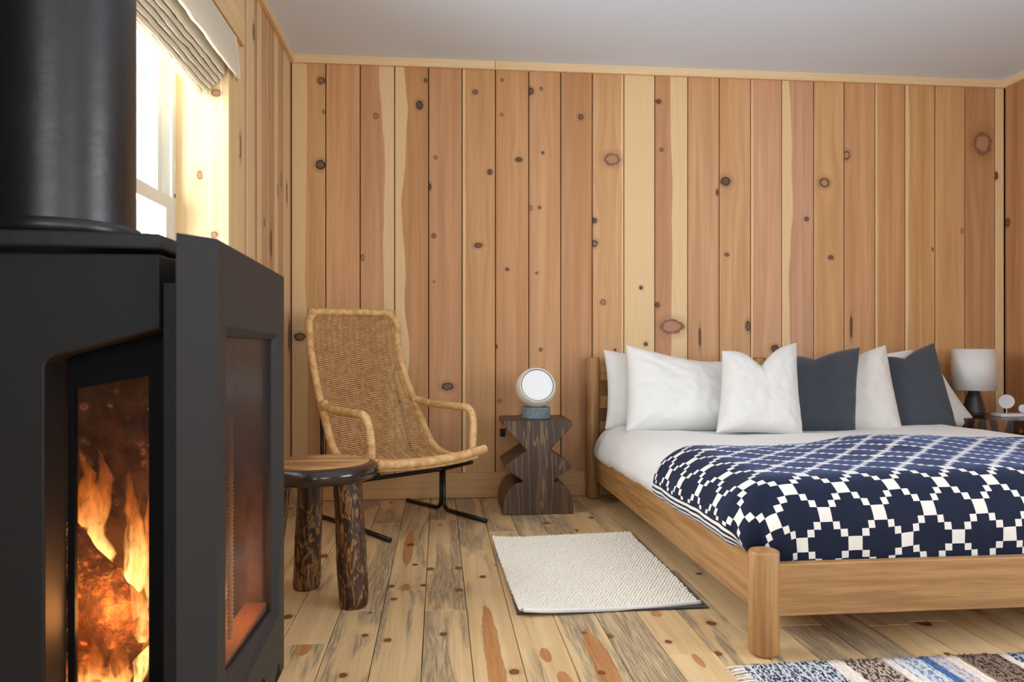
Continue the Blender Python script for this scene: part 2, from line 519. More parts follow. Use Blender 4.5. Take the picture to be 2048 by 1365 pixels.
# sap bands per board: (edge as a fraction of the width from the near edge, side, wobble)
SAP = {0: [(0.47, -1, 0.05)], 1: [], 2: [(0.70, 1, 0.13)], 3: [(0.30, -1, 0.16)], 5: [(0.10, -1, 0.05)], 10: [(1.2, -1, 0.0)], 11: [(0.47, 1, 0.05)],
       14: [(0.06, -1, 0.02)], 15: [(0.27, -1, 0.10)], 12: [], 19: [(0.09, -1, 0.05)], 18: [(0.05, -1, 0.03)], 22: [(1.2, -1, 0)], 9: [(0.92, 1, 0.03)]}
TONE = {0: (206, 160, 108), 1: (212, 162, 116), 2: (204, 156, 112), 3: (194, 144, 96), 4: (198, 148, 104), 5: (204, 156, 106), 6: (200, 150, 104), 7: (202, 154, 108),
        8: (192, 142, 98), 9: (208, 160, 112), 10: (214, 174, 120), 11: (190, 140, 98), 12: (204, 156, 112), 13: (208, 160, 112), 14: (208, 158, 118), 15: (204, 156, 122),
        16: (208, 160, 110), 17: (204, 154, 108), 18: (200, 150, 102), 19: (206, 158, 106), 20: (208, 160, 108), 21: (194, 144, 98), 22: (214, 172, 118)}
for i in range(23):
    x0, x1 = PX[i], PX[i + 1]
    xc, wd = (x0 + x1) / 2, x1 - x0
    ks = [(max(-wd / 2, min(wd / 2, a - xc)), l, ra, rl) for a, l, ra, rl in KNOTS if x0 <= a < x1]
    sap = [(-wd / 2 + fr * wd, sd, wb_) for fr, sd, wb_ in SAP.get(i, [])]
    tn = tuple(min(255, int(q * f)) for q, f in zip(TONE[i], (1.045, 1.06, 1.075)))
    mt = timber('pine board %02d' % i, tn, tuple(int(q * f) for q, f in zip(tn, (0.915, 0.87, 0.82))), cL=(232, 197, 148), sap=sap, knots=ks,
                freq=22 if i % 3 else 30, seed=i * 3.7, rough=0.52)
    obj('plank', plank_mesh(wd, H), mt, wb, (xc, YB + 0.014, 0))

# left wall boards (front face towards +x): local x across -> world y
LK = {0: [(-0.02, 1.66, 0.022, 0.055), (0.045, 0.90, 0.03, 0.09)], 1: [(0.03, 1.70, 0.016, 0.04), (-0.05, 1.63, 0.012, 0.035)], 2: [(-0.02, 1.34, 0.022, 0.07)], 4: [(0.02, 2.22, 0.02, 0.04), (-0.02, 1.2, 0.012, 0.03)], 3: [(0.03, 1.42, 0.01, 0.02)]}
LS = {0: [(0.05, -1, 0.02)], 1: [(-0.045, -1, 0.03)], 2: [(0.05, 1, 0.02)], 3: [(-0.02, -1, 0.04)], 4: [(0.03, -1, 0.05)]}
ys = [YB - 0.187 * k for k in range(0, 6)] + [WY1 + 0.09]
LM = []
for k in range(5):
    LM.append(timber('pine side board %d' % k, (212, 172, 130), (188, 144, 102), cL=(228, 198, 152), sap=LS.get(k, []), knots=LK.get(k, []), axes=('X', 'Z'), seed=k * 5.1 + 60, freq=28, fine=0.2))


def side_plank(y0, y1, z0, z1, mt, par, xx, flip):
    o = obj('plank', plank_mesh(y1 - y0, z1 - z0), mt, par, (xx, (y0 + y1) / 2, z0))
    o.rotation_euler = (0, 0, PI / 2 if not flip else -PI / 2)
    return o


y = YB
k = 0
while y > 0.9:
    y1, y0 = y, y - 0.187
    if y0 >= WY1 - 0.02:
        side_plank(y0, y1, 0, H, LM[k % 5], wl, XL - 0.014, False)
    else:
        side_plank(y0, y1, 0, WZ0, LM[k % 5], wl, XL - 0.014, False)
        side_plank(y0, y1, WZ1 + 0.0, H, LM[(k + 2) % 5], wl, XL - 0.014, False)
    y = y0; k += 1
RM = [timber('pine far board %d' % k, (196, 144, 96), (172, 120, 76), sap=[], knots=([(-0.07, 1.585, 0.02, 0.03)] if k == 0 else []), axes=('X', 'Z'), seed=k * 3.1 + 90) for k in range(2)]
y = YB; k = 0
while y > 2.6:
    side_plank(y - 0.187, y, 0, H, RM[k % 2], wr_, XR + 0.014, True)
    y -= 0.187; k += 1
M_right = timber('pine far wall', (200, 150, 102), (178, 126, 82), axes=('Y', 'Z'))
obj('panel', box(XR, XR + 0.014, 1.2, y, 0, H), M_right, wr_)
obj('panel', box(XR, XR + 0.014, YF, -0.5, 0, H), M_right, wr_)

ev = obj('roof_eave', box(-1.56, -1.03, 0.2, 4.6, 2.28, 2.34, 0.003), plain('blue grey eave paint', (138, 152, 166), 0.7))
tag(ev, 'blue grey eave soffit outside above the window', 'eave', kind='structure')

# ceiling battens and baseboard
tr = obj('trim_1', box(XL, 0.31, YB - 0.022, YB, H - 0.047, H, 0.002), M_trim)
tag(tr, 'pale pine ceiling batten on back wall, shorter piece above wicker chair', 'trim', kind='structure')
tr = obj('trim_2', box(0.312, XR, YB - 0.022, YB, H - 0.047, H, 0.002), M_trim)
tag(tr, 'pale pine ceiling batten on back wall, long piece above bed', 'trim', kind='structure')
tr = obj('trim_3', box(XL, XL + 0.022, 0.5, YB - 0.022, H - 0.047, H, 0.002), M_trimY)
tag(tr, 'pale pine ceiling batten above the window wall', 'trim', kind='structure')
tr = obj('trim_4', box(XR - 0.022, XR, 0.5, YB - 0.022, H - 0.047, H, 0.002), M_trimY)
tag(tr, 'pale pine ceiling batten above the lamp nightstand', 'trim', kind='structure')
M_base = timber('pine baseboard', (206, 164, 112), (190, 146, 94), axes=('Z', 'X'), freq=34, seed=4, fine=0.12)
tr = obj('baseboard_back', box(XL, XR, YB - 0.022, YB, 0.002, 0.142, 0.003), M_base)
tag(tr, 'pale pine baseboard along the back wall', 'baseboard', kind='structure')
M_baseY = timber('pine baseboard side', (206, 164, 112), (190, 146, 94), axes=('Z', 'Y'), freq=34, seed=4, fine=0.12)
tr = obj('baseboard_left', box(XL, XL + 0.022, 1.0, YB - 0.022, 0.002, 0.142, 0.003), M_baseY)
tag(tr, 'pale pine baseboard along the window wall', 'baseboard', kind='structure')
nail_m = plain('knot dots', (96, 58, 34), 0.7)

# ------------------------------------------------------------------ floor planks
FK = [(-0.121, 3.211, 0.0171), (-0.093, 2.918, 0.0117), (-0.169, 2.666, 0.0124), (-0.055, 2.666, 0.0107), (-0.034, 2.854, 0.0152), (0.074, 2.856, 0.0153), (0.071, 2.599, 0.0139), (0.16, 2.742, 0.0129), (-0.151, 2.531, 0.0118), (-0.148, 2.18, 0.0116), (0.012, 2.209, 0.0118), (-0.247, 1.96, 0.0116), (-0.217, 2.224, 0.0103), (-0.219, 2.409, 0.0064), (-0.465, 3.071, 0.0202), (-0.474, 2.399, 0.0157), (0.005, 3.545, 0.0095), (0.832, 2.216, 0.0153), (0.657, 2.09, 0.0115), (0.966, 2.7, 0.0112), (0.196, 1.938, 0.0144), (0.421, 1.91, 0.0104), (0.429, 2.18, 0.0074), (0.498, 2.146, 0.0117), (0.767, 1.996, 0.0124), (1.48, 2.157, 0.0246), (0.216, 2.881, 0.0058), (0.512, 3.535, 0.0168), (0.75, 3.625, 0.0148), (0.628, 3.388, 0.0138)]
FS = [(-0.128, 3.18, 0.022, 0.30), (-0.115, 2.64, 0.016, 0.05), (0.150, 2.02, 0.026, 0.48), (0.438, 1.95, 0.034, 0.26), (0.292, 2.035, 0.016, 0.05), (0.32, 1.87, 0.02, 0.06),
      (0.688, 2.311, 0.018, 0.03), (-0.58, 3.45, 0.045, 0.42), (-0.378, 2.142, 0.022, 0.05), (0.70, 1.96, 0.012, 0.05), (1.72, 2.5, 0.03, 0.35)]
FW = 0.1347; FX0 = -0.046
JOINTS = {-1: [2.617], -2: [2.430, 3.6], -3: [2.175, 3.3], 0: [2.406, 3.648], 1: [3.09, 1.5], 2: [2.088, 3.4], 3: [1.62, 2.9], 4: [1.75, 3.2], 5: [2.002, 3.75], 6: [2.75], 7: [1.4, 3.93], -4: [2.55, 3.55], -5: [2.9], -6: [2.2, 3.4]}
BLUE = {-3: 0.55, -2: 0.75, -1: 0.75, 0: 0.8, 1: 0.75, 2: 0.5, 3: 0.8, 4: 0.85, 5: 0.35, 6: 0.5, 7: 0.25}
gen_floor = [timber('floor pine %d' % q, (226, 194, 146), (210, 172, 120), axes=('X', 'Y'), blue=(0.25, 0.6, 0.8, 0.1)[q], knots=[((q - 1.5) * 0.02, 0.1 + 0.1 * q, 0.012, 0.018)], ring=(98, 50, 26), core=(136, 76, 42), rnd=True, seed=q * 9.0, freq=30, rough=0.45, fine=0.2, cL=(230, 204, 160))
             for q in range(4)]
rf = random.Random(5)
cnt = 0
for k in range(-6, 26):
    x0 = max(XL, FX0 + FW * k); x1 = min(XR, FX0 + FW * (k + 1))
    if x1 - x0 < 0.02: continue
    js = JOINTS.get(k) or sorted([rf.uniform(1.5, 2.4), rf.uniform(2.8, 3.8)])
    ed = [0.9] + sorted(js) + [YB]
    for a, b in zip(ed, ed[1:]):
        g = 0.0011
        xc, yc = (x0 + x1) / 2, (a + b) / 2
        ks = [(p - xc, q - yc, r, r * 1.25) for p, q, r in FK if x0 <= p < x1 and a <= q < b]
        ss = [(p - xc, q - yc, r1, r2) for p, q, r1, r2 in FS if x0 <= p < x1 and a <= q < b]
        if ks or ss or (k in BLUE and a < 3.5):
            bl = BLUE.get(k, 0.3) * rf.uniform(0.8, 1.1)
            if (k, round(b, 2)) in ((1, 3.09),): bl = 0.55
            mt = timber('floor pine c%d_%d' % (k, cnt), (228, 196, 148), (212, 175, 124), knots=ks, streaks=ss, axes=('X', 'Y'), ring=(98, 50, 26), core=(136, 76, 42), blue=bl, seed=cnt * 2.3, freq=30, rough=0.45, fine=0.2)
        else:
            mt = gen_floor[rf.randrange(4)]
        cnt += 1
        dz = rf.uniform(-0.0006, 0.0)
        obj('floor_plank', box(x0 - xc + g, x1 - xc - g, a - yc + g, b - yc - g, -0.018, dz, 0.0012), mt, fl, (xc, yc, 0))
obj('floor_panel', box(XL, XR, YF, 0.898, -0.017, -0.0005), gen_floor[0], fl)

# ------------------------------------------------------------------ window and roman shade
M_vinyl = plain('almond vinyl', (206, 203, 190), 0.45)
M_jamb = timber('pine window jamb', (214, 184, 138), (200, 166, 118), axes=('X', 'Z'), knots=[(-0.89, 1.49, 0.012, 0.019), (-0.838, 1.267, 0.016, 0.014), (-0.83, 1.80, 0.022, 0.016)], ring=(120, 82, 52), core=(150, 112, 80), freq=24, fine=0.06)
M_case = timber('pine casing', (230, 200, 152), (220, 186, 134), axes=('Y', 'Z'), knots=[(2.99, 1.90, 0.01, 0.02), (2.99, 1.20, 0.008, 0.012)], freq=24, fine=0.08)
M_caseH = timber('pine head casing', (226, 194, 144), (212, 172, 120), axes=('Z', 'Y'), knots=[(2.10, 2.25, 0.008, 0.012)], freq=24, fine=0.08)
gl = N('window glass')
tr_ = gl.n('ShaderNodeBsdfTransparent', {0: (0.97, 0.985, 1, 1)})
gs_ = gl.n('ShaderNodeBsdfGlossy', {'Roughness': 0.02})
fr_ = gl.n('ShaderNodeFresnel', {'IOR': 1.45})
gl.t.links.new(gl.n('ShaderNodeMixShader', {0: fr_.outputs[0], 1: tr_.outputs[0], 2: gs_.outputs[0]}).outputs[0], gl.out.inputs[0])
win = obj('window_1', multi_box([(-1.06, -0.975, 2.862, 2.885, 0.83, 2.02), (-1.06, -0.975, 1.415, 1.438, 0.83, 2.02), (-1.06, -0.975, 1.438, 2.862, 1.99, 2.02), (-1.06, -0.975, 1.438, 2.862, 0.83, 0.86),
                                 (-0.985, -0.978, 2.852, 2.862, 0.86, 1.99)]), M_vinyl)
tag(win, 'almond hung window behind the stove pipe, with pine jambs', 'window', kind='structure')
upper = obj('upper_sash', multi_box([(-1.048, -1.018, 2.822, 2.862, 1.36, 1.99), (-1.048, -1.018, 1.438, 1.478, 1.36, 1.99), (-1.048, -1.018, 1.478, 2.822, 1.95, 1.99), (-1.048, -1.018, 1.478, 2.822, 1.36, 1.40)]), M_vinyl, win)
lower = obj('lower_sash', multi_box([(-1.012, -0.985, 2.812, 2.862, 0.86, 1.40), (-1.012, -0.985, 1.438, 1.488, 0.86, 1.40), (-1.012, -0.985, 1.488, 2.812, 1.352, 1.40), (-1.012, -0.985, 1.488, 2.812, 0.86, 0.91)]), M_vinyl, win)
obj('pane', mesh('p', [(-1.033, 1.478, 1.40), (-1.033, 2.822, 1.40), (-1.033, 2.822, 1.95), (-1.033, 1.478, 1.95)], [(0, 1, 2, 3)]), gl.mat, upper)
obj('pane', mesh('p', [(-0.998, 1.488, 0.91), (-0.998, 2.812, 0.91), (-0.998, 2.812, 1.352), (-0.998, 1.488, 1.352)], [(0, 1, 2, 3)]), gl.mat, lower)
M_slot = plain('latch dark', (40, 40, 40), 0.5)
obj('latch', box(-0.979, -0.9745, 2.866, 2.878, 1.40, 1.415), M_slot, win)
obj('latch', box(-0.979, -0.9745, 2.866, 2.878, 1.50, 1.535, 0.001), plain('latch pale', (225, 225, 215), 0.5), win)
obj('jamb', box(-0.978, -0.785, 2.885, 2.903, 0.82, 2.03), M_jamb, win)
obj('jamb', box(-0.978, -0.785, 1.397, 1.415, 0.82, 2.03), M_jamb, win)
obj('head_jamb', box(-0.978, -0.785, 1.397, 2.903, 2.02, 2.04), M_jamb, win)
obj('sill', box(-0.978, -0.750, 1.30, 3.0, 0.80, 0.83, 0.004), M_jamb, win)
obj('casing', box(-0.804, -0.784, 2.895, 3.035, 0.70, 2.04, 0.002), M_case, win)
obj('casing', box(-0.804, -0.784, 1.265, 1.405, 0.70, 2.04, 0.002), M_case, win)
obj('head_casing', box(-0.804, -0.768, 1.20, 3.055, 2.04, 2.178, 0.002), M_caseH, win)

M_lin = N('cream linen shade')
_t = M_lin.t
_n = noise(_t, nd(_t, 'ShaderNodeTexCoord').outputs['Object'], 700, 2)
_c = mix(_t, _n, lin(236, 229, 212), lin(224, 215, 194))
_t.links.new(_c, M_lin.b.inputs['Base Color'])
M_lin.b.inputs['Roughness'].default_value = 0.9
_tl = M_lin.n('ShaderNodeBsdfTranslucent', {0: lin(240, 232, 212)})
_t.links.new(M_lin.n('ShaderNodeMixShader', {0: 0.3, 1: M_lin.b.outputs[0], 2: _tl.outputs[0]}).outputs[0], M_lin.out.inputs[0])
M_pipe = plain('brown piping', (122, 96, 50), 0.8)
sh = thing('roman_shade', 'cream linen roman shade gathered up at the window, brown edged folds', 'window shade', (-0.80, 2.15, 1.9))


def shade_fold(x, z, y0, y1, h, thick, amp, seed, name, tilt=0.0):
    """one hanging layer with a soft rounded lower edge, local coordinates of the shade"""
    ny = 46
    prof = []
    for a in range(9):
        th = PI * a / 8
        prof.append((-math.cos(th) * thick / 2, -math.sin(th) * thick * 0.6))
    prof = [(-thick / 2 * 0.6, h)] + prof + [(thick / 2 * 0.6, h)]
    vs, fs = [], []
    m = len(prof)
    for j in range(ny + 1):
        yy = y0 + (y1 - y0) * j / ny
        wv = amp * fbm(yy * 6, seed) + amp * 0.5 * fbm(yy * 15, seed + 9)
        wx = amp * 0.8 * fbm(yy * 7, seed + 4)
        for (px, pz) in prof:
            k = 1 - max(0, pz) / h
            vs.append((x + px + wx * k + tilt * (1 - k) * 1.0 + 0.8, yy - 2.15, z + pz + wv * k - 1.9))
    for j in range(ny):
        for i in range(m - 1):
            fs.append((j * m + i, j * m + i + 1, (j + 1) * m + i + 1, (j + 1) * m + i))
    fs.append(tuple(range(m))); fs.append(tuple(ny * m + i for i in range(m))[::-1])
    o = obj(name, mesh('fold', vs, fs), M_lin.mat, sh, smooth=True)
    return o


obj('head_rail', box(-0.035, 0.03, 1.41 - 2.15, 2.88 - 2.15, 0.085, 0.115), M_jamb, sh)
shade_fold(-0.762, 1.882, 1.36, 2.93, 0.145, 0.020, 0.006, 3, 'valance', tilt=-0.012)
for q in range(6):
    zz = 1.868 - 0.0135 * q
    xx = -0.800 - 0.0125 * q
    yend = 2.872
    fo = shade_fold(xx, zz, 1.42, yend, 0.12, 0.0105, 0.004, 10 + q * 3, 'fold')
    pts = []
    for j in range(40):
        yy = 1.42 + (yend - 1.42) * j / 39
        pts.append((xx - 0.0062 + 0.8 + 0.0032 * fbm(yy * 7, 14 + q * 3), yy - 2.15, zz - 0.002 - 1.9 + 0.004 * fbm(yy * 6, 10 + q * 3) + 0.002 * fbm(yy * 15, 19 + q * 3)))
    obj('piping', tube(pts, 0.0016, 6), M_pipe, fo)
shade_fold(-0.884, 1.788, 1.42, 2.872, 0.19, 0.012, 0.007, 40, 'hem')
M_bead = plain('bead chain', (222, 220, 210), 0.4)
for (cx, z1) in ((-0.845, 1.80), (-0.806, 1.86)):
    pts = [(cx + 0.80 + 0.002 * math.sin(z * 3), 2.868 - 2.15, z - 1.9) for z in np.linspace(z1, 0.95, 320)]
    obj('bead_chain', tube(pts, lambda s: 0.0005 + 0.0010 * abs(math.sin(s * 320 * PI / 4)), 6), M_bead, sh)

# ------------------------------------------------------------------ wood stove
st_m = N('matte black stove paint'); t = st_m.t
_n = noise(t, nd(t, 'ShaderNodeTexCoord').outputs['Object'], 420, 2)
t.links.new(mix(t, _n, lin(32, 31, 31), lin(45, 43, 42)), st_m.b.inputs['Base Color'])
st_m.b.inputs['Roughness'].default_value = 0.55
st_m.b.inputs['Specular IOR Level'].default_value = 0.28
t.links.new(bump(t, _n, 0.15, 0.0005), st_m.b.inputs['Normal'])
M_stove = st_m.mat
M_dark = plain('soot black', (12, 11, 11), 0.8, spec=0.2)
M_frame = plain('stove frame black', (9, 9, 9), 0.6, spec=0.12)

sx, sy = -0.485, 1.08
stove = thing('wood_stove', 'black cast iron wood stove with lit fire behind two glass windows', 'stove', (sx, sy, 0))


def sp_(me):
    me.transform(Matrix.Translation((-sx, -sy, 0)))
    return me


def spart(name, me, mt, bev=0.0, **kw):
    o = obj(name, sp_(me), mt, kw.pop('under', stove), **kw)
    if bev:
        b = o.modifiers.new('b', 'BEVEL'); b.width = bev; b.segments = 2; b.limit_method = 'ANGLE'; b.angle_limit = 0.6
    return o


curve = [(-0.722 + 0.387 * k / 10, 0.937 - 0.022 * math.sin(PI * k / 10)) for k in range(11)]
spart('top_plate', prism(curve + [(-0.335, 1.262), (-0.722, 1.262)], 'z', 0.970, 0.989, 0.003), M_stove)
front = [(-0.718, 0.33), (-0.335, 0.33), (-0.335, 0.40), (-0.466, 0.40), (-0.466, 0.826), (-0.4648, 0.8335), (-0.4615, 0.8385), (-0.455, 0.842), (-0.335, 0.8745), (-0.335, 0.964), (-0.718, 0.964)]
fpl = spart('front_plate', prism(front, 'y', 0.934, 0.988, 0.0025), M_stove)
# dark glazing frame and glass of the front window
ring = [(-0.466, 0.40), (-0.333, 0.40), (-0.333, 0.880), (-0.466, 0.842)]
hole = [(-0.4575, 0.40), (-0.368, 0.40), (-0.368, 0.8155), (-0.4575, 0.799)]
vs = [(p[0], 0.990, p[1]) for p in ring + hole] + [(p[0], 0.998, p[1]) for p in hole]
fs = [(0, 1, 5, 4), (1, 2, 6, 5), (2, 3, 7, 6), (3, 0, 4, 7), (4, 5, 9, 8), (5, 6, 10, 9), (6, 7, 11, 10), (7, 4, 8, 11)]
spart('glazing_frame', mesh('f', vs, fs), M_frame, under=fpl)


def sooty(name, spots, dark, zf=None, gr=0.03, cd=(104, 84, 72), tl=0.55, gc=1.0):
    m = N(name); t = m.t
    tc = nd(t, 'ShaderNodeTexCoord').outputs['Object']
    trn = nd(t, 'ShaderNodeBsdfTransparent', {0: (1, 0.93, 0.85, 1)})
    glo = nd(t, 'ShaderNodeBsdfGlossy', {0: (gc, gc, gc, 1), 'Roughness': gr})
    dif = nd(t, 'ShaderNodeBsdfDiffuse', {0: lin(*cd)})
    trl = nd(t, 'ShaderNodeBsdfTranslucent', {0: lin(230, 150, 90)})
    dt = nd(t, 'ShaderNodeMixShader', {0: tl, 1: dif.outputs[0], 2: trl.outputs[0]})
    n1 = noise(t, tc, 34.0, 4.0, 0.65)
    n2 = noise(t, tc, 900.0, 2.0, 0.7)
    vo = nd(t, 'ShaderNodeTexVoronoi', {'Vector': tc, 'Scale': 55.0})
    spot = mth(t, 'MULTIPLY', mth(t, 'SUBTRACT', 1.0, smooth(t, vo.outputs['Distance'], 0.25, 0.36)), smooth(t, n1, 0.5, 0.6))
    f = mth(t, 'ADD', mth(t, 'MULTIPLY', n1, dark), mth(t, 'MULTIPLY', spot, spots))
    f = mth(t, 'ADD', f, mth(t, 'MULTIPLY', smooth(t, n2, 0.72, 0.8), dark * 0.7), clamp=True)
    if zf:
        z = nd(t, 'ShaderNodeSeparateXYZ', {0: tc}).outputs['Z']
        f = mth(t, 'ADD', f, mth(t, 'MULTIPLY', smooth(t, z, zf[0], zf[1]), zf[2]), clamp=True)
    a = nd(t, 'ShaderNodeMixShader', {0: f, 1: trn.outputs[0], 2: dt.outputs[0]})
    fr = nd(t, 'ShaderNodeFresnel', {'IOR': 1.5})
    t.links.new(nd(t, 'ShaderNodeMixShader', {0: fr.outputs[0], 1: a.outputs[0], 2: glo.outputs[0]}).outputs[0], m.out.inputs[0])
    return m.mat


spart('door_glass', mesh('g', [(-0.458, 0.996, 0.39), (-0.366, 0.996, 0.39), (-0.366, 0.996, 0.818), (-0.458, 0.996, 0.801)], [(0, 1, 2, 3)]), sooty('front stove glass', 0.50, 0.20, None, 0.03, (150, 112, 84)), under=fpl)
# side panel with bevelled window
X0, X1, X2, XB = -0.252, -0.261, -0.270, -0.2895
P0 = [(0.88, 0.326), (1.248, 0.326), (1.248, 0.966), (0.88, 0.976)]
H0 = [(0.913, 0.407), (1.209, 0.428), (1.209, 0.8715), (0.913, 0.877)]
H1 = [(0.913, 0.449), (1.197, 0.440), (1.197, 0.8625), (0.913, 0.865)]
vs = [(X0, *p) for p in P0] + [(X0, *p) for p in H0] + [(X1, *p) for p in H1] + [(X2, *p) for p in H1]
vs += [(XB, 0.856, 0.326), (XB, 1.248, 0.326), (XB, 1.248, 0.966), (XB, 0.856, 0.979), (XB, 0.94, 0.326), (XB, 0.94, 0.976)]
fs = [(0, 1, 5, 4), (1, 2, 6, 5), (2, 3, 7, 6), (3, 0, 4, 7)]
fs += [(4, 5, 9, 8), (5, 6, 10, 9), (6, 7, 11, 10), (7, 4, 8, 11), (8, 9, 13, 12), (9, 10, 14, 13), (10, 11, 15, 14), (11, 8, 12, 15)]
fs += [(0, 3, 19, 16), (3, 2, 18, 21, 19), (1, 2, 18, 17)[::-1], (0, 16, 20, 17, 1), (16, 19, 21, 20)]
spl = spart('side_panel', mesh('sp', vs, fs), M_stove, bev=0.0016)
spart('gap_plate', box(-0.334, -0.292, 0.945, 0.955, 0.33, 0.930), M_stove)
spart('side_glass', mesh('g', [(-0.266, 0.90, 0.43), (-0.266, 1.20, 0.43), (-0.266, 1.20, 0.87), (-0.266, 0.90, 0.87)], [(0, 1, 2, 3)]), sooty('side stove glass', 0.0, 0.62, (0.58, 0.80, 0.55), 0.22, (50, 47, 47), 0.10, 0.45), under=spl)
rope_m = plain('gasket rope', (236, 190, 130), 0.8)
rp = [(-0.276, 1.02, z) for z in np.linspace(0.465, 0.76, 210)]
spart('gasket_rope', tube(rp, lambda s: 0.0042 + 0.0010 * math.sin(s * 210 * PI / 2), 8), rope_m)
ledge_m = plain('firebrick ledge', (150, 98, 66), 0.8)
spart('inner_ledge', box(-0.300, -0.268, 0.915, 1.195, 0.44, 0.452), ledge_m)
# firebox lining
brick_m = N('firebrick'); t = brick_m.t
tc = nd(t, 'ShaderNodeTexCoord').outputs['Object']
_n = noise(t, tc, 18, 4, 0.65)
t.links.new(mix(t, smooth(t, _n, 0.35, 0.65), lin(92, 66, 48), lin(30, 22, 18)), brick_m.b.inputs['Base Color'])
brick_m.b.inputs['Roughness'].default_value = 0.9
t.links.new(bump(t, _n, 0.5, 0.01), brick_m.b.inputs['Normal'])
spart('firebox', multi_box([(-0.71, -0.255, 1.235, 1.262, 0.33, 0.965), (-0.718, -0.70, 0.99, 1.235, 0.33, 0.965), (-0.71, -0.275, 0.99, 1.235, 0.33, 0.365), (-0.71, -0.275, 0.99, 1.235, 0.885, 0.965),
                            (-0.30, -0.275, 1.20, 1.235, 0.365, 0.885)]), brick_m.mat)
spart('pedestal', prism([(-0.66, 1.0), (-0.31, 1.0), (-0.31, 1.24), (-0.66, 1.24)], 'z', 0.02, 0.332, 0.004), M_stove)
spart('base_plate', box(-0.70, -0.27, 0.95, 1.26, 0.001, 0.022, 0.004), M_stove)
# small maker's emblem and a triangular vent near the foot of the side panel
em = []
for k in range(18):
    a = 2 * PI * k / 17 * 0.8 + 0.5
    em.append((-0.2515, 1.100 + 0.009 * math.cos(a), 0.362 + 0.011 * math.sin(a)))
spart('emblem', tube(em + [(-0.2515, 1.094, 0.362), (-0.2515, 1.102, 0.350)], 0.0014, 6), M_frame, under=spl)
spart('vent', prism([(1.170, 0.328), (1.225, 0.328), (1.205, 0.352)], 'x', -0.256, -0.2515), M_dark, under=spl)

M_pipeb = N('stove pipe black'); t = M_pipeb.t
_n = noise(t, nd(t, 'ShaderNodeTexCoord').outputs['Object'], 14, 4, 0.6)
M_pipeb.b.inputs['Base Color'].default_value = lin(26, 25, 25)
t.links.new(mth(t, 'ADD', 0.26, mth(t, 'MULTIPLY', _n, 0.2)), M_pipeb.b.inputs['Roughness'])
t.links.new(bump(t, _n, 0.12, 0.01), M_pipeb.b.inputs['Normal'])
pipe = thing('stove_pipe', 'glossy black flue pipe rising from the wood stove', 'flue pipe', (-0.4855, 1.015, 0.985))
obj('pipe', lathe([(0.0865, 0.004), (0.0865, 1.455)], 64, cap=False), M_pipeb.mat, pipe, smooth=True)
obj('collar', lathe([(0.088, 0.004), (0.092, 0.006), (0.092, 0.020), (0.0875, 0.022)], 64, cap=False), M_pipeb.mat, pipe, smooth=True)

# fire: logs, embers and flames, and the light they give
log_m = N('charred log'); t = log_m.t
tc = nd(t, 'ShaderNodeTexCoord').outputs['Object']
vo = nd(t, 'ShaderNodeTexVoronoi', {'Vector': nd(t, 'ShaderNodeVectorMath', {0: tc, 1: (1, 1, 0.5)}, operation='MULTIPLY').outputs[0], 'Scale': 60.0}, feature='DISTANCE_TO_EDGE')
n1 = noise(t, tc, 30, 4, 0.7)
log_m.b.inputs['Roughness'].default_value = 0.95
t.links.new(mix(t, smooth(t, n1, 0.4, 0.65), lin(50, 34, 24), lin(120, 78, 46)), log_m.b.inputs['Base Color'])
crack = mth(t, 'MULTIPLY', mth(t, 'SUBTRACT', 1.0, smooth(t, vo.outputs['Distance'], 0.02, 0.10)), smooth(t, n1, 0.52, 0.66))
t.links.new(mth(t, 'MULTIPLY', crack, 0.45), log_m.b.inputs['Emission Strength'])
log_m.b.inputs['Emission Color'].default_value = (1.0, 0.33, 0.06, 1)
t.links.new(bump(t, n1, 0.8, 0.02), log_m.b.inputs['Normal'])


def log(a, b, r, label, seed):
    a = Vector(a); b = Vector(b); c = (a + b) / 2
    pts = [a.lerp(b, k / 24) - c for k in range(25)]
    vs, fs = tube_data(pts, r, 18)
    vs = [v + Vector((fbm(v.x * 22, v.y * 22, v.z * 22 + seed), fbm(v.x * 22 + 5, v.y * 22, v.z * 22 + seed), fbm(v.x * 22, v.y * 22 + 9, v.z * 22 + seed))) * (r * 0.22) for v in vs]
    o = obj('firewood_log', mesh('log', vs, fs), log_m.mat, None, c, smooth=True)
    return tag(o, label, 'firewood', 'burning logs in the stove')


log((-0.60, 1.13, 0.62), (-0.405, 1.085, 0.425), 0.042, 'charred log leaning steeply across the stove fire', 1)
log((-0.67, 1.17, 0.405), (-0.34, 1.185, 0.41), 0.040, 'charred log lying flat at the back of the stove fire', 2)
log((-0.66, 1.07, 0.40), (-0.36, 1.09, 0.395), 0.032, 'charred log lying low at the front of the stove fire', 3)

fl_m = N('flame'); t = fl_m.t
ge = nd(t, 'ShaderNodeTexCoord').outputs['Generated']
spz = nd(t, 'ShaderNodeSeparateXYZ', {0: ge}).outputs['Z']
nn = noise(t, nd(t, 'ShaderNodeVectorMath', {0: nd(t, 'ShaderNodeTexCoord').outputs['Object'], 1: (60, 60, 14)}, operation='MULTIPLY').outputs[0], 1.0, 3.0, 0.6, 0.8)
lw = nd(t, 'ShaderNodeLayerWeight', {'Blend': 0.35}).outputs['Facing']
al = mth(t, 'MULTIPLY', mth(t, 'POWER', mth(t, 'SUBTRACT', 1.0, lw, clamp=True), 2.2), mth(t, 'SUBTRACT', 1.1, spz, clamp=True), clamp=True)
al = mth(t, 'MULTIPLY', mth(t, 'MULTIPLY', al, 0.82), smooth(t, nn, 0.28, 0.68))
cf = mix(t, smooth(t, spz, 0.05, 0.75), (1.0, 0.62, 0.20, 1), (1.0, 0.24, 0.03, 1))
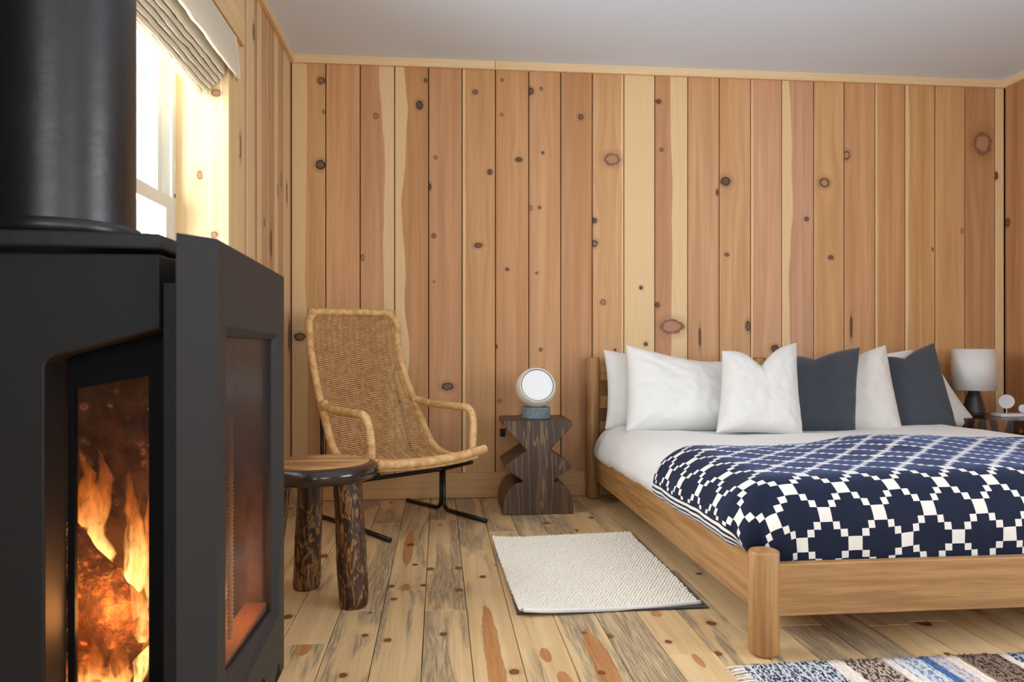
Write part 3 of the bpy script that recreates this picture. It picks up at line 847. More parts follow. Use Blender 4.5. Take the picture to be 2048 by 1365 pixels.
stg = mth(t, 'ADD', 0.75, mth(t, 'MULTIPLY', mth(t, 'POWER', mth(t, 'SUBTRACT', 1.0, spz, clamp=True), 2.0), 4.5))
emn = nd(t, 'ShaderNodeEmission', {0: cf, 1: stg})
trn = nd(t, 'ShaderNodeBsdfTransparent', {})
t.links.new(nd(t, 'ShaderNodeMixShader', {0: al, 1: trn.outputs[0], 2: emn.outputs[0]}).outputs[0], fl_m.out.inputs[0])
fire = thing('fire', 'orange and yellow flames burning inside the black stove', 'fire', (-0.485, 1.09, 0.40))


def flame(x, y, z, h, wd, lean=0.0, seed=0):
    vs, fs = [], []
    nz, na = 22, 14
    for j in range(nz + 1):
        s = j / nz
        r = wd * (math.sin(PI * min(1, (s + 0.08) / 1.08) ** 0.55) + 0.02)
        cx = lean * s * s + 0.25 * wd * math.sin(s * 6 + seed) + 0.5 * wd * fbm(s * 3, seed)
        cy = 0.2 * wd * math.sin(s * 5 + seed * 2)
        for k in range(na):
            a = 2 * PI * k / na
            rr = r * (1 + 0.25 * fbm(math.cos(a) * 1.5 + seed, math.sin(a) * 1.5, s * 4))
            vs.append((cx + rr * math.cos(a), cy + rr * 0.7 * math.sin(a), s * h))
    for j in range(nz):
        for k in range(na):
            fs.append((j * na + k, j * na + (k + 1) % na, (j + 1) * na + (k + 1) % na, (j + 1) * na + k))
    o = obj('flame', mesh('flame', vs, fs), fl_m.mat, fire, (x + 0.485, y - 1.09, z - 0.40), smooth=True)
    return o


for q, a in enumerate([(-0.408, 1.06, 0.395, 0.26, 0.012, 0.004), (-0.402, 1.09, 0.47, 0.22, 0.010, 0.0), (-0.458, 1.035, 0.372, 0.100, 0.022, 0.003), (-0.430, 1.04, 0.374, 0.095, 0.020, 0.003), (-0.486, 1.05, 0.372, 0.070, 0.014, -0.003),
                       (-0.505, 1.16, 0.50, 0.20, 0.030, -0.010), (-0.535, 1.18, 0.48, 0.22, 0.026, 0.006), (-0.470, 1.20, 0.47, 0.20, 0.018, 0.0), (-0.425, 1.20, 0.45, 0.22, 0.020, 0.0),
                       (-0.60, 1.12, 0.42, 0.16, 0.03, 0.0), (-0.335, 1.17, 0.42, 0.14, 0.014, 0.0), (-0.31, 1.13, 0.40, 0.10, 0.012, 0.0)]):
    flame(*a, seed=q * 1.7)
for nm, loc, pw in (('fire_glow', (-0.44, 1.05, 0.50), 0.8), ('fire_glow_side', (-0.33, 1.10, 0.52), 0.6)):
    d = bpy.data.lights.new(nm, 'POINT'); d.energy = pw; d.color = (1.0, 0.42, 0.12); d.shadow_soft_size = 0.03
    o = bpy.data.objects.new(nm, d); o.location = loc; col.objects.link(o)

# ------------------------------------------------------------------ round log stool
M_leg = dark_wood('carved log leg', cA=(84, 54, 32), cB=(34, 22, 15), scale=5.2, rough=0.32, lines=3.4, squiggle=4.0, hi=(156, 108, 56))
M_rim = plain('polished dark brown rim', (46, 34, 27), 0.16)
M_top = dark_wood('worn stool top', cA=(150, 106, 64), cB=(120, 82, 48), scale=0.8, rough=0.4, lines=2.0, axis='X', squiggle=1.0, hi=(172, 128, 80))


def camxy(xc, z):
    c, s = math.cos(YAW), math.sin(YAW)
    return (xc * c + z * s, -xc * s + z * c)


cx, cy = camxy(-0.640, 2.462)
stool = thing('log_stool', 'round dark brown log stool on three rustic carved legs', 'stool', (cx, cy, 0))
prof = [(0.0005, 0.468), (0.10, 0.4685), (0.164, 0.468), (0.172, 0.4655)] + [(0.172 + 0.021 * math.sin(a), 0.440 + 0.0255 * math.cos(a)) for a in np.linspace(0.25, PI * 0.96, 10)] + [(0.15, 0.4135), (0.0005, 0.4135)]
me = lathe(prof, 72, cap=False)
for v in me.vertices:
    a = math.atan2(v.co.y, v.co.x)
    k = 1 + 0.012 * math.sin(3 * a + 1) + 0.006 * math.sin(7 * a)
    v.co.x *= k; v.co.y *= k
me.materials.append(M_rim); me.materials.append(M_top)
for p in me.polygons:
    if p.center.z > 0.4668: p.material_index = 1
obj('seat', me, None, stool, smooth=True)
for q, ((bx, bz), (tx, tz), r) in enumerate([((-0.516, 2.435), (-0.540, 2.445), 0.047), ((-0.722, 2.618), (-0.700, 2.590), 0.0455), ((-0.792, 2.350), (-0.752, 2.375), 0.047)]):
    b = Vector((*camxy(bx, bz), 0.001)) - Vector((cx, cy, 0)); tt = Vector((*camxy(tx, tz), 0.42)) - Vector((cx, cy, 0))
    pts = [b.lerp(tt, k / 40) for k in range(41)]
    vs, fs = tube_data(pts, lambda s, q=q: r * (1 + 0.03 * math.sin(s * 5 + q) - 0.10 * max(0, (0.04 - s) / 0.04) ** 2), 28)
    vs = [v + Vector((v.x - b.x, v.y - b.y, 0)).normalized() * 0.0022 * fbm(v.x * 40, v.y * 40, v.z * 14 + q) for v in vs]
    vs = [Vector((v.x, v.y, max(v.z, 0.0005))) for v in vs]
    obj('leg', mesh('leg', vs, fs), M_leg, stool, smooth=True)

# ------------------------------------------------------------------ wicker lounge chair
CH0 = Vector((-0.209, 3.801, 0)); CH = Vector((-0.200, 3.690, 0)); CF = Vector((0.6, -0.8, 0)); CR = Vector((0.8, 0.6, 0))
chair = thing('wicker_chair', 'high backed woven wicker lounge chair on black steel sled base', 'chair', tuple(CH))


def cw(u, v, z):
    q = CH0 + CR * u + CF * v + Vector((0, 0, z)) - Vector((0, 0, HC))
    return q * 0.955 + Vector((0, 0, HC)) - CH


M_cane = N('rattan cane'); t = M_cane.t
tc = nd(t, 'ShaderNodeTexCoord').outputs['Object']
n1 = noise(t, tc, 30, 3, 0.6); n2 = noise(t, tc, 260, 2, 0.6)
c = mix(t, smooth(t, n1, 0.35, 0.68), lin(236, 196, 138), lin(206, 158, 100))
c = mix(t, mth(t, 'MULTIPLY', smooth(t, n2, 0.45, 0.75), 0.35), c, lin(168, 120, 70))
t.links.new(c, M_cane.b.inputs['Base Color']); M_cane.b.inputs['Roughness'].default_value = 0.5
M_core = plain('rattan stakes', (168, 118, 68), 0.7)
PROF = [(-0.425, 1.040), (-0.415, 0.960), (-0.395, 0.83), (-0.345, 0.70), (-0.272, 0.57), (-0.200, 0.455), (-0.115, 0.335), (-0.02, 0.285), (0.09, 0.272), (0.20, 0.288), (0.30, 0.322)]
pc = catmull([Vector((a, b, 0)) for a, b in PROF], 24)
pc = resample(pc, 0.0058)
NR = len(pc)


def halfw(i):
    s = i / (NR - 1)
    hwb = 0.270 + 0.016 * math.exp(-((s - 0.52) / 0.2) ** 2) + 0.034 * max(0, (s - 0.50) / 0.50)
    d = i * 0.0058
    r = 0.095
    if d < r:
        hwb = hwb - r + math.sqrt(max(0, r * r - (r - d) ** 2)) + 0.004
    return hwb


def nrm_at(i):
    a = pc[max(0, i - 1)]; b = pc[min(NR - 1, i + 1)]
    tv = (b - a).normalized()
    return Vector((-tv.y, tv.x, 0)) * (1 if True else -1)   # in (v, z)


def shell(u, i, off=0.0):
    p = pc[i]; n = nrm_at(i)
    s = i / (NR - 1)
    sag = -0.030 * (1 - u * u) * math.sin(PI * min(1, s * 1.1))
    q = p + n * (sag + off)
    return cw(u * halfw(i), q.x, q.y)


_n0 = nrm_at(NR // 3)
SGN = 1 if (_n0.x > 0) else -1     # make "off" positive towards the sitter
NW = 15
vs, fs = [], []
for i in range(2, NR - 1):
    pts = []
    m = NW * 4 + 8
    cvar = 0
    for k in range(m + 1):
        u = -1 + 2 * k / m
        ph = (u * 0.5 + 0.5) * (NW + 1) * PI
        edge = max(0.0, 1 - abs(abs(u) - 1) / 0.10)
        amp = 0.0042 * (1 - edge)
        off = amp * math.sin(ph * 1.0 + (i % 2) * PI)
        pts.append(shell(u, i, SGN * off) + Vector((0, 0, 0.0006 * fbm(u * 5, i * 0.7))))
    tube_data(pts, 0.00215, 4, vs, fs, cap=False)
shell_o = o = obj('woven_shell', mesh('weave', vs, fs), M_cane.mat, chair, smooth=True)
tag(o, kind='stuff')
vs, fs = [], []
for k in range(1, NW + 1):
    u = -1 + 2 * k / (NW + 1)
    for du in (-0.008, 0.008):
        tube_data([shell(u + du, i, 0) for i in range(1, NR - 1, 3)], 0.0026, 5, vs, fs, cap=False)
o = obj('stakes', mesh('stakes', vs, fs), M_core, shell_o, smooth=True)
tag(o, kind='stuff')


def wrapped(name, pts, r, step=0.0016, sides=10, pitch=5):
    P = resample(pts, step)
    n = len(P)
    vs, fs = tube_data(P, lambda s: r * (1 + 0.05 * math.sin(s * (n - 1) * 2 * PI / pitch) + 0.03 * fbm(s * n * 0.05, r * 100)), sides)
    return obj(name, mesh(name, vs, fs), M_cane.mat, chair, smooth=True)


edge = [shell(-1, i) for i in range(NR - 1, 12, -4)] + [shell(-1, i) for i in range(12, 0, -1)] + [shell(1, i) for i in range(1, 12)] + [shell(1, i) for i in range(12, NR, 4)]
edge = catmull(edge[::2], 4)
wrapped('rim', edge, 0.0185)
lip = [cw(u * 0.31, 0.315 + 0.012 * (1 - u * u), 0.326 - 0.018 * (1 - u * u) + (0.012 if u < -0.4 else 0) * 0 + 0.006 * u) for u in np.linspace(-1, 1, 17)]
wrapped('front_roll', lip, 0.0205)
lip2 = [cw(u * 0.285, 0.292 - 0.01 * u * u, 0.292 - 0.014 * (1 - u * u)) for u in np.linspace(-1, 1, 13)]
wrapped('under_roll', lip2, 0.011)
for sgn in (-1, 1):
    pts = [cw(sgn * 0.270, -0.250, 0.560), cw(sgn * 0.292, -0.215, 0.548), cw(sgn * 0.300, -0.08, 0.535), cw(sgn * 0.306, 0.13, 0.533), cw(sgn * 0.308, 0.19, 0.527), cw(sgn * 0.306, 0.225, 0.49), cw(sgn * 0.302, 0.236, 0.43), cw(sgn * 0.296, 0.236, 0.335), cw(sgn * 0.292, 0.236, 0.300)]
    wrapped('armrest', catmull(pts, 8), 0.0180)
M_steel = plain('black tube steel', (14, 14, 15), 0.28)


def w2c(x, y, z):
    return Vector((x, y, z)) - CH


r_t = 0.0105
pr = Vector((0.018, 3.853, 0)); fr = Vector((0.224, 3.563, 0)); bk = Vector((-0.171, 4.085, 0))
pl = pr - CR * 0.535; fl_ = Vector((-0.211, 3.252, 0)); bl_ = bk - CR * 0.535
for (p, f_, b_) in ((pr, fr, bk), (pl, fl_, bl_)):
    d = (f_ - b_).normalized()
    a0 = p + d * 0.010; a1 = p - d * 0.010
    z0 = Vector((0, 0, r_t + 0.0005))
    obj('sled_runner', tube([q - CH for q in fillet([f_ + z0, a0 + z0, a0 + Vector((0, 0, 0.215))], 0.05)], r_t, 12), M_steel, chair, smooth=True)
    obj('sled_runner', tube([q - CH for q in fillet([b_ + z0, a1 + z0, a1 + Vector((0, 0, 0.215))], 0.05)], r_t, 12), M_steel, chair, smooth=True)
zc = Vector((0, 0, 0.215))
tipR = pr + CF * 0.235 + Vector((0, 0, 0.278)); tipL = pl + CF * 0.235 + Vector((0, 0, 0.278))
obj('seat_support', tube([q - CH for q in fillet([tipL, pl + zc, pr + zc, tipR], 0.05)], r_t, 12), M_steel, chair, smooth=True)
for p, s in ((pr, 1), (pl, -1)):
    e = CH + cw(s * 0.235, -0.350, 0.60)
    obj('back_support', tube([q - CH for q in fillet([p + zc, p - CF * 0.27 + Vector((0, 0, 0.24)), e], 0.08)], r_t * 0.9, 10), M_steel, chair, smooth=True)

# ------------------------------------------------------------------ carved stump side table and globe lamp
M_stump = dark_wood('dark stained carved pine', cA=(98, 72, 50), cB=(58, 41, 29), scale=1.7, rough=0.42, lines=7.0, squiggle=0.4, hi=(126, 98, 70), thin=True, zs=0.8)
tx, ty = 0.497, 3.875
tab = thing('side_table', 'dark stained side table carved from one log, zigzag sides', 'side table', (tx, ty, 0))
half = [(0.172, 0.471), (0.173, 0.446), (0.0635, 0.328), (0.060, 0.322), (0.165, 0.250), (0.168, 0.242), (0.166, 0.232), (0.080, 0.172), (0.078, 0.164)]
arc = [(0.078 + 0.100 * math.sin(a), 0.164 - 0.124 * (1 - math.cos(a))) for a in np.linspace(0.2, PI / 2, 9)]
half += arc + [(0.179, 0.02), (0.178, 0.001)]
out = half + [(-a, b) for a, b in half[::-1]]
obj('carved_body', prism(out, 'y', -0.160, 0.158, 0.003), M_stump, tab)

lamp = thing('globe_lamp', 'round cream ceramic globe lamp with white disc face, grey stone base', 'lamp', (0.505, 3.875, 0.471))
M_stone = N('blue grey stone'); t = M_stone.t
_n = noise(t, nd(t, 'ShaderNodeTexCoord').outputs['Object'], 60, 4, 0.6)
t.links.new(mix(t, smooth(t, _n, 0.3, 0.7), lin(96, 106, 112), lin(124, 132, 136)), M_stone.b.inputs['Base Color'])
M_stone.b.inputs['Roughness'].default_value = 0.7
M_ceram = plain('cream glazed ceramic', (224, 217, 202), 0.25)
M_ringm = plain('grey ring', (132, 138, 132), 0.6)
M_opal = plain('white opal glass', (240, 241, 243), 0.35)
obj('base', lathe([(0.0005, 0.0005), (0.074, 0.0005), (0.0765, 0.004), (0.0765, 0.054), (0.074, 0.058), (0.0005, 0.058)], 56, cap=False), M_stone.mat, lamp, smooth=False)
R_ = 0.107
# globe is cut by a plane facing the room, tilted up a little
cut = 0.0575
prof = [(R_ * math.sin(a), -R_ * math.cos(a)) for a in np.linspace(0.001, PI - math.acos(cut / R_), 40)]
rc = math.sqrt(R_ ** 2 - cut ** 2)
prof += [(rc - 0.002, cut + 0.001), (rc - 0.005, cut - 0.001)]
globe = lathe(prof, 64, cap=False)
tilt = Vector((0.03, -0.95, 0.30)).normalized().to_track_quat('Z', 'Y').to_matrix().to_4x4()
gc = Matrix.Translation((0, 0, 0.058 + 0.1005))
for nm, me, mt in (('globe', globe, M_ceram),
                   ('ring', lathe([(rc - 0.005, cut - 0.001), (rc - 0.005, cut - 0.008), (rc - 0.0095, cut - 0.008)], 64, cap=False), M_ringm),
                   ('disc', lathe([(rc - 0.0085, cut - 0.009)] + [((rc - 0.009) * math.cos(a), cut - 0.004 + 0.010 * math.sin(a)) for a in np.linspace(0, PI / 2 - 0.001, 14)], 64, cap=False), M_opal)):
    me.transform(gc @ tilt)
    obj(nm, me, mt, lamp, smooth=True)
M_cord = plain('black cord', (18, 18, 18), 0.5)
obj('cord', tube(catmull([(-0.02, 0.07, 0.01), (-0.05, 0.14, 0.006), (-0.10, 0.17, -0.02), (-0.155, 0.20, -0.10), (-0.150, 0.255, -0.115)], 8), 0.003, 8), M_cord, lamp, smooth=True)
ow = thing('wall_outlet', 'black electrical outlet low on pine wall behind carved side table', 'outlet', (0.352, YB, 0.362))
obj('plate', box(-0.012, 0.018, -0.006, -0.0005, -0.022, 0.022, 0.002), M_cord, ow)
obj('plug', box(-0.012, 0.014, -0.034, -0.006, -0.014, 0.012, 0.004), M_cord, ow)

# ------------------------------------------------------------------ bed
OX, OY, OZ = oak('oak along x', axis='X'), oak('oak along y', axis='Y'), oak('oak along z', axis='Z')
BXL0, BXL1 = 0.893, 0.853     # left side at the foot, at the head
BYF, BYB = 1.980, 4.085
BXR = 2.765
bed = thing('bed_frame', 'oak platform bed frame with round posts and slatted headboard', 'bed', ((BXL0 + BXR) / 2, 3.0, 0))
bo = Vector((-(BXL0 + BXR) / 2, -3.0, 0))


def bpart(name, me, mt, **kw):
    me.transform(Matrix.Translation(bo))
    return obj(name, me, mt, bed, **kw)


def post(x, y, h, r=0.0415):
    me = lathe([(0.0005, 0.001), (r - 0.010, 0.001), (r - 0.003, 0.006), (r, 0.014), (r, h - 0.006), (r - 0.002, h - 0.0015), (r - 0.006, h), (0.0005, h)], 40, cap=False)
    for v in me.vertices: v.co += Vector((x, y, 0)) + bo
    o = obj('post', me, OZ, bed)
    for p in me.polygons: p.use_smooth = abs(p.normal.z) < 0.6
    return o


post(BXL0, BYF, 0.288); post(BXL1, BYB, 0.785, 0.038); post(BXR, BYF, 0.288); post(BXR, BYB, 0.785, 0.038); post(1.815, BYB, 0.783, 0.036)


def rail(a, b, th, z0, z1, name, mt):
    a = Vector(a); b = Vector(b); d = (b - a).normalized(); n = Vector((-d.y, d.x)) * th / 2
    return bpart(name, prism([tuple(a + n), tuple(b + n), tuple(b - n), tuple(a - n)], 'z', z0, z1, 0.003), mt)


rail((BXL0 + 0.002, BYF), (BXL1 + 0.014, BYB), 0.030, 0.110, 0.254, 'side_rail', OY)
rail((BXR, BYF), (BXR, BYB), 0.030, 0.108, 0.252, 'side_rail', OY)
rail((BXL0, BYF + 0.004), (BXR, BYF + 0.004), 0.030, 0.106, 0.250, 'foot_rail', OX)
rail((BXL1, BYB), (BXR, BYB), 0.028, 0.110, 0.250, 'head_rail', OX)
for z0, z1 in ((0.655, 0.745), (0.50, 0.572), (0.36, 0.43)):
    rail((BXL1, BYB), (BXR, BYB), 0.024, z0, z1, 'headboard_slat', OX)
bpart('bed_base', box(0.915, BXR - 0.016, BYF + 0.022, BYB - 0.016, 0.125, 0.150), OX)

M_white = fabric('white cotton', (228, 226, 222), (222, 219, 214), 900, 0.08, wr=0.07)
M_sheet = fabric('white sheet', (228, 226, 222), (222, 219, 214), 900, 0.06, wr=0.09)
mat_o = obj('mattress', box(0.985, BXR - 0.09, BYF + 0.13, BYB - 0.02, 0.151, 0.36, 0.05, 4), M_sheet, smooth=True)
tag(mat_o, 'white sheeted mattress under the duvet on the oak bed', 'mattress')

# sheet draped over a padded box: (u, v) are the unfolded cloth coordinates
RU0, RU1, RV0 = 1.030, 2.62, 2.195     # where the cloth starts to roll over the left, right and foot edges
AO, BD = 0.165, 0.150


def bed_top(x, y):
    h = 0.452
    h -= 0.030 * max(0, min(1, (y - 2.75) / 0.9))
    h += 0.010 * math.sin(3.1 * (x - 1.2)) * math.sin(2.3 * (y - 1.7))
    h += 0.020 * math.exp(-((x - 1.75) / 0.30) ** 2 - ((y - 2.80) / 0.35) ** 2) - 0.012 * math.exp(-((x - 1.40) / 0.22) ** 2 - ((y - 2.85) / 0.3) ** 2)
    h += 0.012 * math.exp(-((x - 2.30) / 0.5) ** 2 - ((y - 2.9) / 0.5) ** 2)
    h += 0.006 * fbm(x * 3.2, y * 3.2, 1.7)
    return h


def fold_map(u, v, off=0.0, seed=0.0, drop=0.30, ripple=1.0):
    su = (RU0 - u) if u < RU0 else ((u - RU1) if u > RU1 else 0.0)
    sgn = -1 if u < RU0 else 1
    sv = RV0 - v if v < RV0 else 0.0
    s = math.hypot(su, sv)
    bx = min(max(u, RU0), RU1); by = max(v, RV0)
    skew = (BXL1 - BXL0) * (by - BYF) / (BYB - BYF) if sgn < 0 else 0
    top = bed_top(bx, by)
    if s < 1e-9:
        return Vector((bx, by, top + off))
    nx, ny = sgn * su / s, -sv / s
    s = min(s, drop)
    q = 0.235
    if s < q:
        ph = s / q * PI / 2
        o_ = (AO + off) * math.sin(ph); d_ = (BD + off) * (1 - math.cos(ph)) - off
    else:
        e = s - q
        o_ = AO + off - min(14 * e * e, 0.035 + 0.8 * max(0, e - 0.05)) * abs(nx); d_ = BD + e
    cornerness = (su * sv) / (s * s + 1e-9) if su > 0 and sv > 0 else 0
    ang = math.atan2(sv, su)
    o_ += ripple * cornerness * 0.022 * math.sin(ang * 11 + seed) * min(1, s / 0.2)
    o_ += 0.008 * fbm(u * 4 + seed, v * 4, 2.2) * min(1, s / 0.2) + 0.004 * fbm(u * 14, v * 3 + seed, 5) * min(1, s / 0.15)
    k = min(1, max(0, 1 - d_ / 0.25))
    fade = max(0.0, skew) if skew > 0 else skew
    return Vector((bx + nx * o_ + (fade * su / (math.hypot(su, sv)) if sgn < 0 else 0), by + ny * o_, top - d_))


def cloth(name, u0, u1, v0, v1, step, off, mat, drop, seed=0.0, thick=0.0, edge=None, corner=0.33):
    nu = int((u1 - u0) / step) + 1; nv = int((v1 - v0) / step) + 1
    vs, uv = [], []
    for j in range(nv):
        for i in range(nu):
            u = u0 + (u1 - u0) * i / (nu - 1); v = v0 + (v1 - v0) * j / (nv - 1)
            if edge: v = v if j < nv - 1 else v
            p = fold_map(u, v + (edge(u, j / (nv - 1)) if edge else 0), off, seed, drop)
            vs.append(p); uv.append((u, v))
    fs = grid_faces(nu, nv)
    me = mesh(name, vs, fs)
    ul = me.uv_layers.new(name='UVMap')
    for lp in me.loops:
        ul.data[lp.index].uv = uv[lp.vertex_index]
    o = obj(name, me, mat, smooth=True)
    if thick:
        sm = o.modifiers.new('s', 'SOLIDIFY'); sm.thickness = thick; sm.offset = 1
    return o


duvet = cloth('duvet', RU0 - 0.36, RU1 + 0.36, RV0 - 0.36, 3.95, 0.018, 0.0, M_white, 0.37, 0.5)
tag(duvet, 'white duvet spread over the oak bed below the cushions', 'duvet')

bl = N('navy and cream diamond weave'); t = bl.t
uvn = nd(t, 'ShaderNodeUVMap', None, uv_map='UVMap').outputs[0]
sp = nd(t, 'ShaderNodeSeparateXYZ', {0: uvn})
U_ = 0.0198


def folded(s, o):
    x = mth(t, 'ADD', mth(t, 'DIVIDE', s, U_), o)
    x = mth(t, 'FLOORED_MODULO', x, 8.0)
    return mth(t, 'FLOOR', mth(t, 'ABSOLUTE', mth(t, 'SUBTRACT', x, 4.0)))


fa, fb = folded(sp.outputs[0], 0.37), folded(sp.outputs[1], 1.6)
lat = mth(t, 'COMPARE', fa, fb, 0.1)
# striped border along the hanging side edge and the foot edge
su_ = mth(t, 'SUBTRACT', sp.outputs[0], RU0 - 0.272)
stp = mth(t, 'GREATER_THAN', mth(t, 'FLOORED_MODULO', mth(t, 'DIVIDE', su_, 0.0165), 1.0), 0.45)
inb = mth(t, 'LESS_THAN', su_, 0.055)
msk = mth(t, 'ADD', mth(t, 'MULTIPLY', inb, stp), mth(t, 'MULTIPLY', mth(t, 'SUBTRACT', 1.0, inb), lat))
nf = noise(t, nd(t, 'ShaderNodeTexCoord').outputs['Object'], 700, 2, 0.7)
navy = mix(t, nf, lin(12, 17, 34), lin(21, 30, 54)); crm = mix(t, nf, lin(238, 232, 222), lin(222, 214, 202))
t.links.new(mix(t, msk, navy, crm), bl.b.inputs['Base Color'])
bl.b.inputs['Roughness'].default_value = 0.8
bl.b.inputs['Sheen Weight'].default_value = 0.22
bl.b.inputs['Sheen Tint'].default_value = (0.35, 0.5, 1.0, 1)
bl.b.inputs['Sheen Roughness'].default_value = 0.4
bl.b.inputs['Specular IOR Level'].default_value = 0.25
t.links.new(bump(t, nf, 0.2, 0.0006), bl.b.inputs['Normal'])
blanket = cloth('blanket', RU0 - 0.345, RU1 + 0.345, RV0 - 0.36, 2.90, 0.012, 0.007, bl.mat, 0.355, 0.5, thick=0.004,
                edge=lambda u, s: s ** 6 * (0.035 * math.sin(u * 4.0 + 0.4) - 0.02 * (u < 1.1) * (1.1 - u) * 5))
tag(blanket, 'navy and cream diamond patterned wool blanket across the bed foot', 'blanket')

# ------------------------------------------------------------------ pillows and cushions
M_linw = fabric('white linen', (226, 223, 218), (214, 210, 204), 420, 0.35, wr=0.06)
M_linw2 = fabric('ivory linen', (228, 224, 216), (216, 211, 202), 420, 0.35, wr=0.06)
M_char = fabric('charcoal linen', (72, 77, 86), (58, 63, 71), 420, 0.35, sheen=0.25, wr=0.12)


def pillow(name, label, cat, bl_, br_, tr_, tl_, thick, mat, chop=0.0, ear=0.05, seed=0, group=None, wr=0.012, pinch=0.0, n=44, sagb=0.0, k=1.0):
    """cushion spanned by four corners (bottom-left, bottom-right, top-right, top-left)"""
    o_ = Vector((0, 0, HC))
    bl_, br_, tr_, tl_ = [o_ + (Vector(q) - o_) * k for q in (bl_, br_, tr_, tl_)]
    c = (bl_ + br_ + tr_ + tl_) / 4
    ex = ((br_ - bl_) + (tr_ - tl_)).normalized(); ey = ((tl_ - bl_) + (tr_ - br_)).normalized()
    nr = ex.cross(ey).normalized()
    wdt = (br_ - bl_).length; hgt = (tl_ - bl_).length
    vs, fs = [], []
    for side in (1, -1):
        for j in range(n + 1):
            for i in range(n + 1):
                u = -1 + 2 * i / n; v = -1 + 2 * j / n
                # edges bow inwards between the corners
                uu = u * (1 - ear * (1 - v * v) * u * u); vv = v * (1 - ear * (1 - u * u) * v * v)
                if chop and v > 0:
                    vv -= chop * math.exp(-(u / 0.36) ** 2) * v ** 1.5 + chop * 0.55 * math.exp(-(abs(u) / 0.12)) * v ** 2
                if sagb and v > 0:
                    vv -= sagb * (1 - u * u) ** 1.5 * v ** 2
                a, b = (uu + 1) / 2, (vv + 1) / 2
                p = bl_.lerp(br_, a).lerp(tl_.lerp(tr_, a), b)
                e = max(0, (1 - u ** 4)) ** 0.62 * max(0, (1 - v ** 4)) ** 0.62
                d = thick / 2 * e * (1 - 0.25 * v)
                if chop:
                    d *= 1 - 0.35 * math.exp(-(u / 0.22) ** 2) * max(0, v) ** 1.5
                ke = e ** 0.5
                rad = math.atan2(v, u); rr = math.hypot(u, v)
                wr_ = wr * 0.42
                d += wr_ * ke * fbm(u * wdt * 7 + seed, v * hgt * 7, seed * 1.3 + side) + wr_ * 1.1 * ke * rr * fbm(rad * 3.0 + seed, rr * 1.2, side * 3 + seed)
                corner = (abs(u) * abs(v)) ** 2
                d += wr_ * 1.2 * corner * math.sin(rad * 24 + seed) * (1 - max(abs(u), abs(v)) ** 8)
                vs.append(p + nr * d * side - c)
    m = (n + 1) ** 2
    fs = grid_faces(n + 1, n + 1) + grid_faces(n + 1, n + 1, m, True)
    me = mesh(name, vs, fs)
    bm = bmesh.new(); bm.from_mesh(me)
    bmesh.ops.remove_doubles(bm, verts=bm.verts, dist=1e-5)
    bmesh.ops.recalc_face_normals(bm, faces=bm.faces)
    bm.to_mesh(me); bm.free()
    o = obj(name, me, mat, None, c, smooth=True)
    sub = o.modifiers.new('sub', 'SUBSURF'); sub.levels = 0; sub.render_levels = 1
    return tag(o, label, cat, group)


ZB = 0.425
pillow('sleeping_pillow', 'white sleeping pillow upright against the headboard beside the bed corner post', 'pillow', (0.872, 3.90, 0.40), (1.76, 3.90, 0.42), (1.75, 3.985, 0.765), (0.882, 3.985, 0.832), 0.17, M_sheet, seed=1, wr=0.012, sagb=0.10)
pillow('sleeping_pillow', 'wide white sleeping pillow leaning in front, left of the square cushions', 'pillow', (0.925, 3.66, 0.415), (1.72, 3.66, 0.415), (1.74, 3.84, 0.745), (0.972, 3.84, 0.858), 0.20, M_white, seed=2, wr=0.016, sagb=0.16, ear=0.03)
pillow('sleeping_pillow', 'white sleeping pillow upright against headboard behind the dark and ivory cushions', 'pillow', (1.84, 3.92, 0.42), (2.70, 3.92, 0.42), (2.685, 3.985, 0.832), (1.86, 3.985, 0.77), 0.11, M_sheet, seed=3, wr=0.012, sagb=0.05)
pillow('sleeping_pillow', 'white sleeping pillow leaning low, its corner showing beside the ceramic lamp', 'pillow', (1.88, 3.72, 0.42), (2.93, 3.76, 0.40), (2.74, 3.88, 0.77), (1.88, 3.88, 0.77), 0.12, M_white, k=1.025, seed=4, wr=0.014, sagb=0.08)
pillow('cushion', 'square white linen cushion with a dented top, first in the row', 'cushion', (1.318, 3.46, 0.428), (1.752, 3.44, 0.398), (1.798, 3.60, 0.870), (1.402, 3.60, 0.828), 0.17, M_linw, chop=0.27, ear=0.075, seed=5, group='square cushions in a row')
pillow('cushion', 'charcoal square linen cushion standing right behind the dented white linen cushion', 'cushion', (1.66, 3.62, 0.40), (2.092, 3.57, 0.385), (2.228, 3.755, 0.846), (1.712, 3.74, 0.800), 0.13, M_char, chop=0.10, k=1.005, seed=6, group='square cushions in a row')
pillow('cushion', 'ivory square linen cushion standing between the two charcoal cushions', 'cushion', (1.93, 3.60, 0.41), (2.325, 3.53, 0.392), (2.335, 3.70, 0.858), (1.99, 3.72, 0.79), 0.13, M_linw2, chop=0.07, k=1.035, seed=7, group='square cushions in a row')
pillow('cushion', 'charcoal square linen cushion at the end of the row near the nightstand', 'cushion', (2.28, 3.62, 0.40), (2.66, 3.58, 0.380), (2.675, 3.80, 0.870), (2.30, 3.79, 0.78), 0.13, M_char, chop=0.10, k=1.03, seed=8.5, group='square cushions in a row')

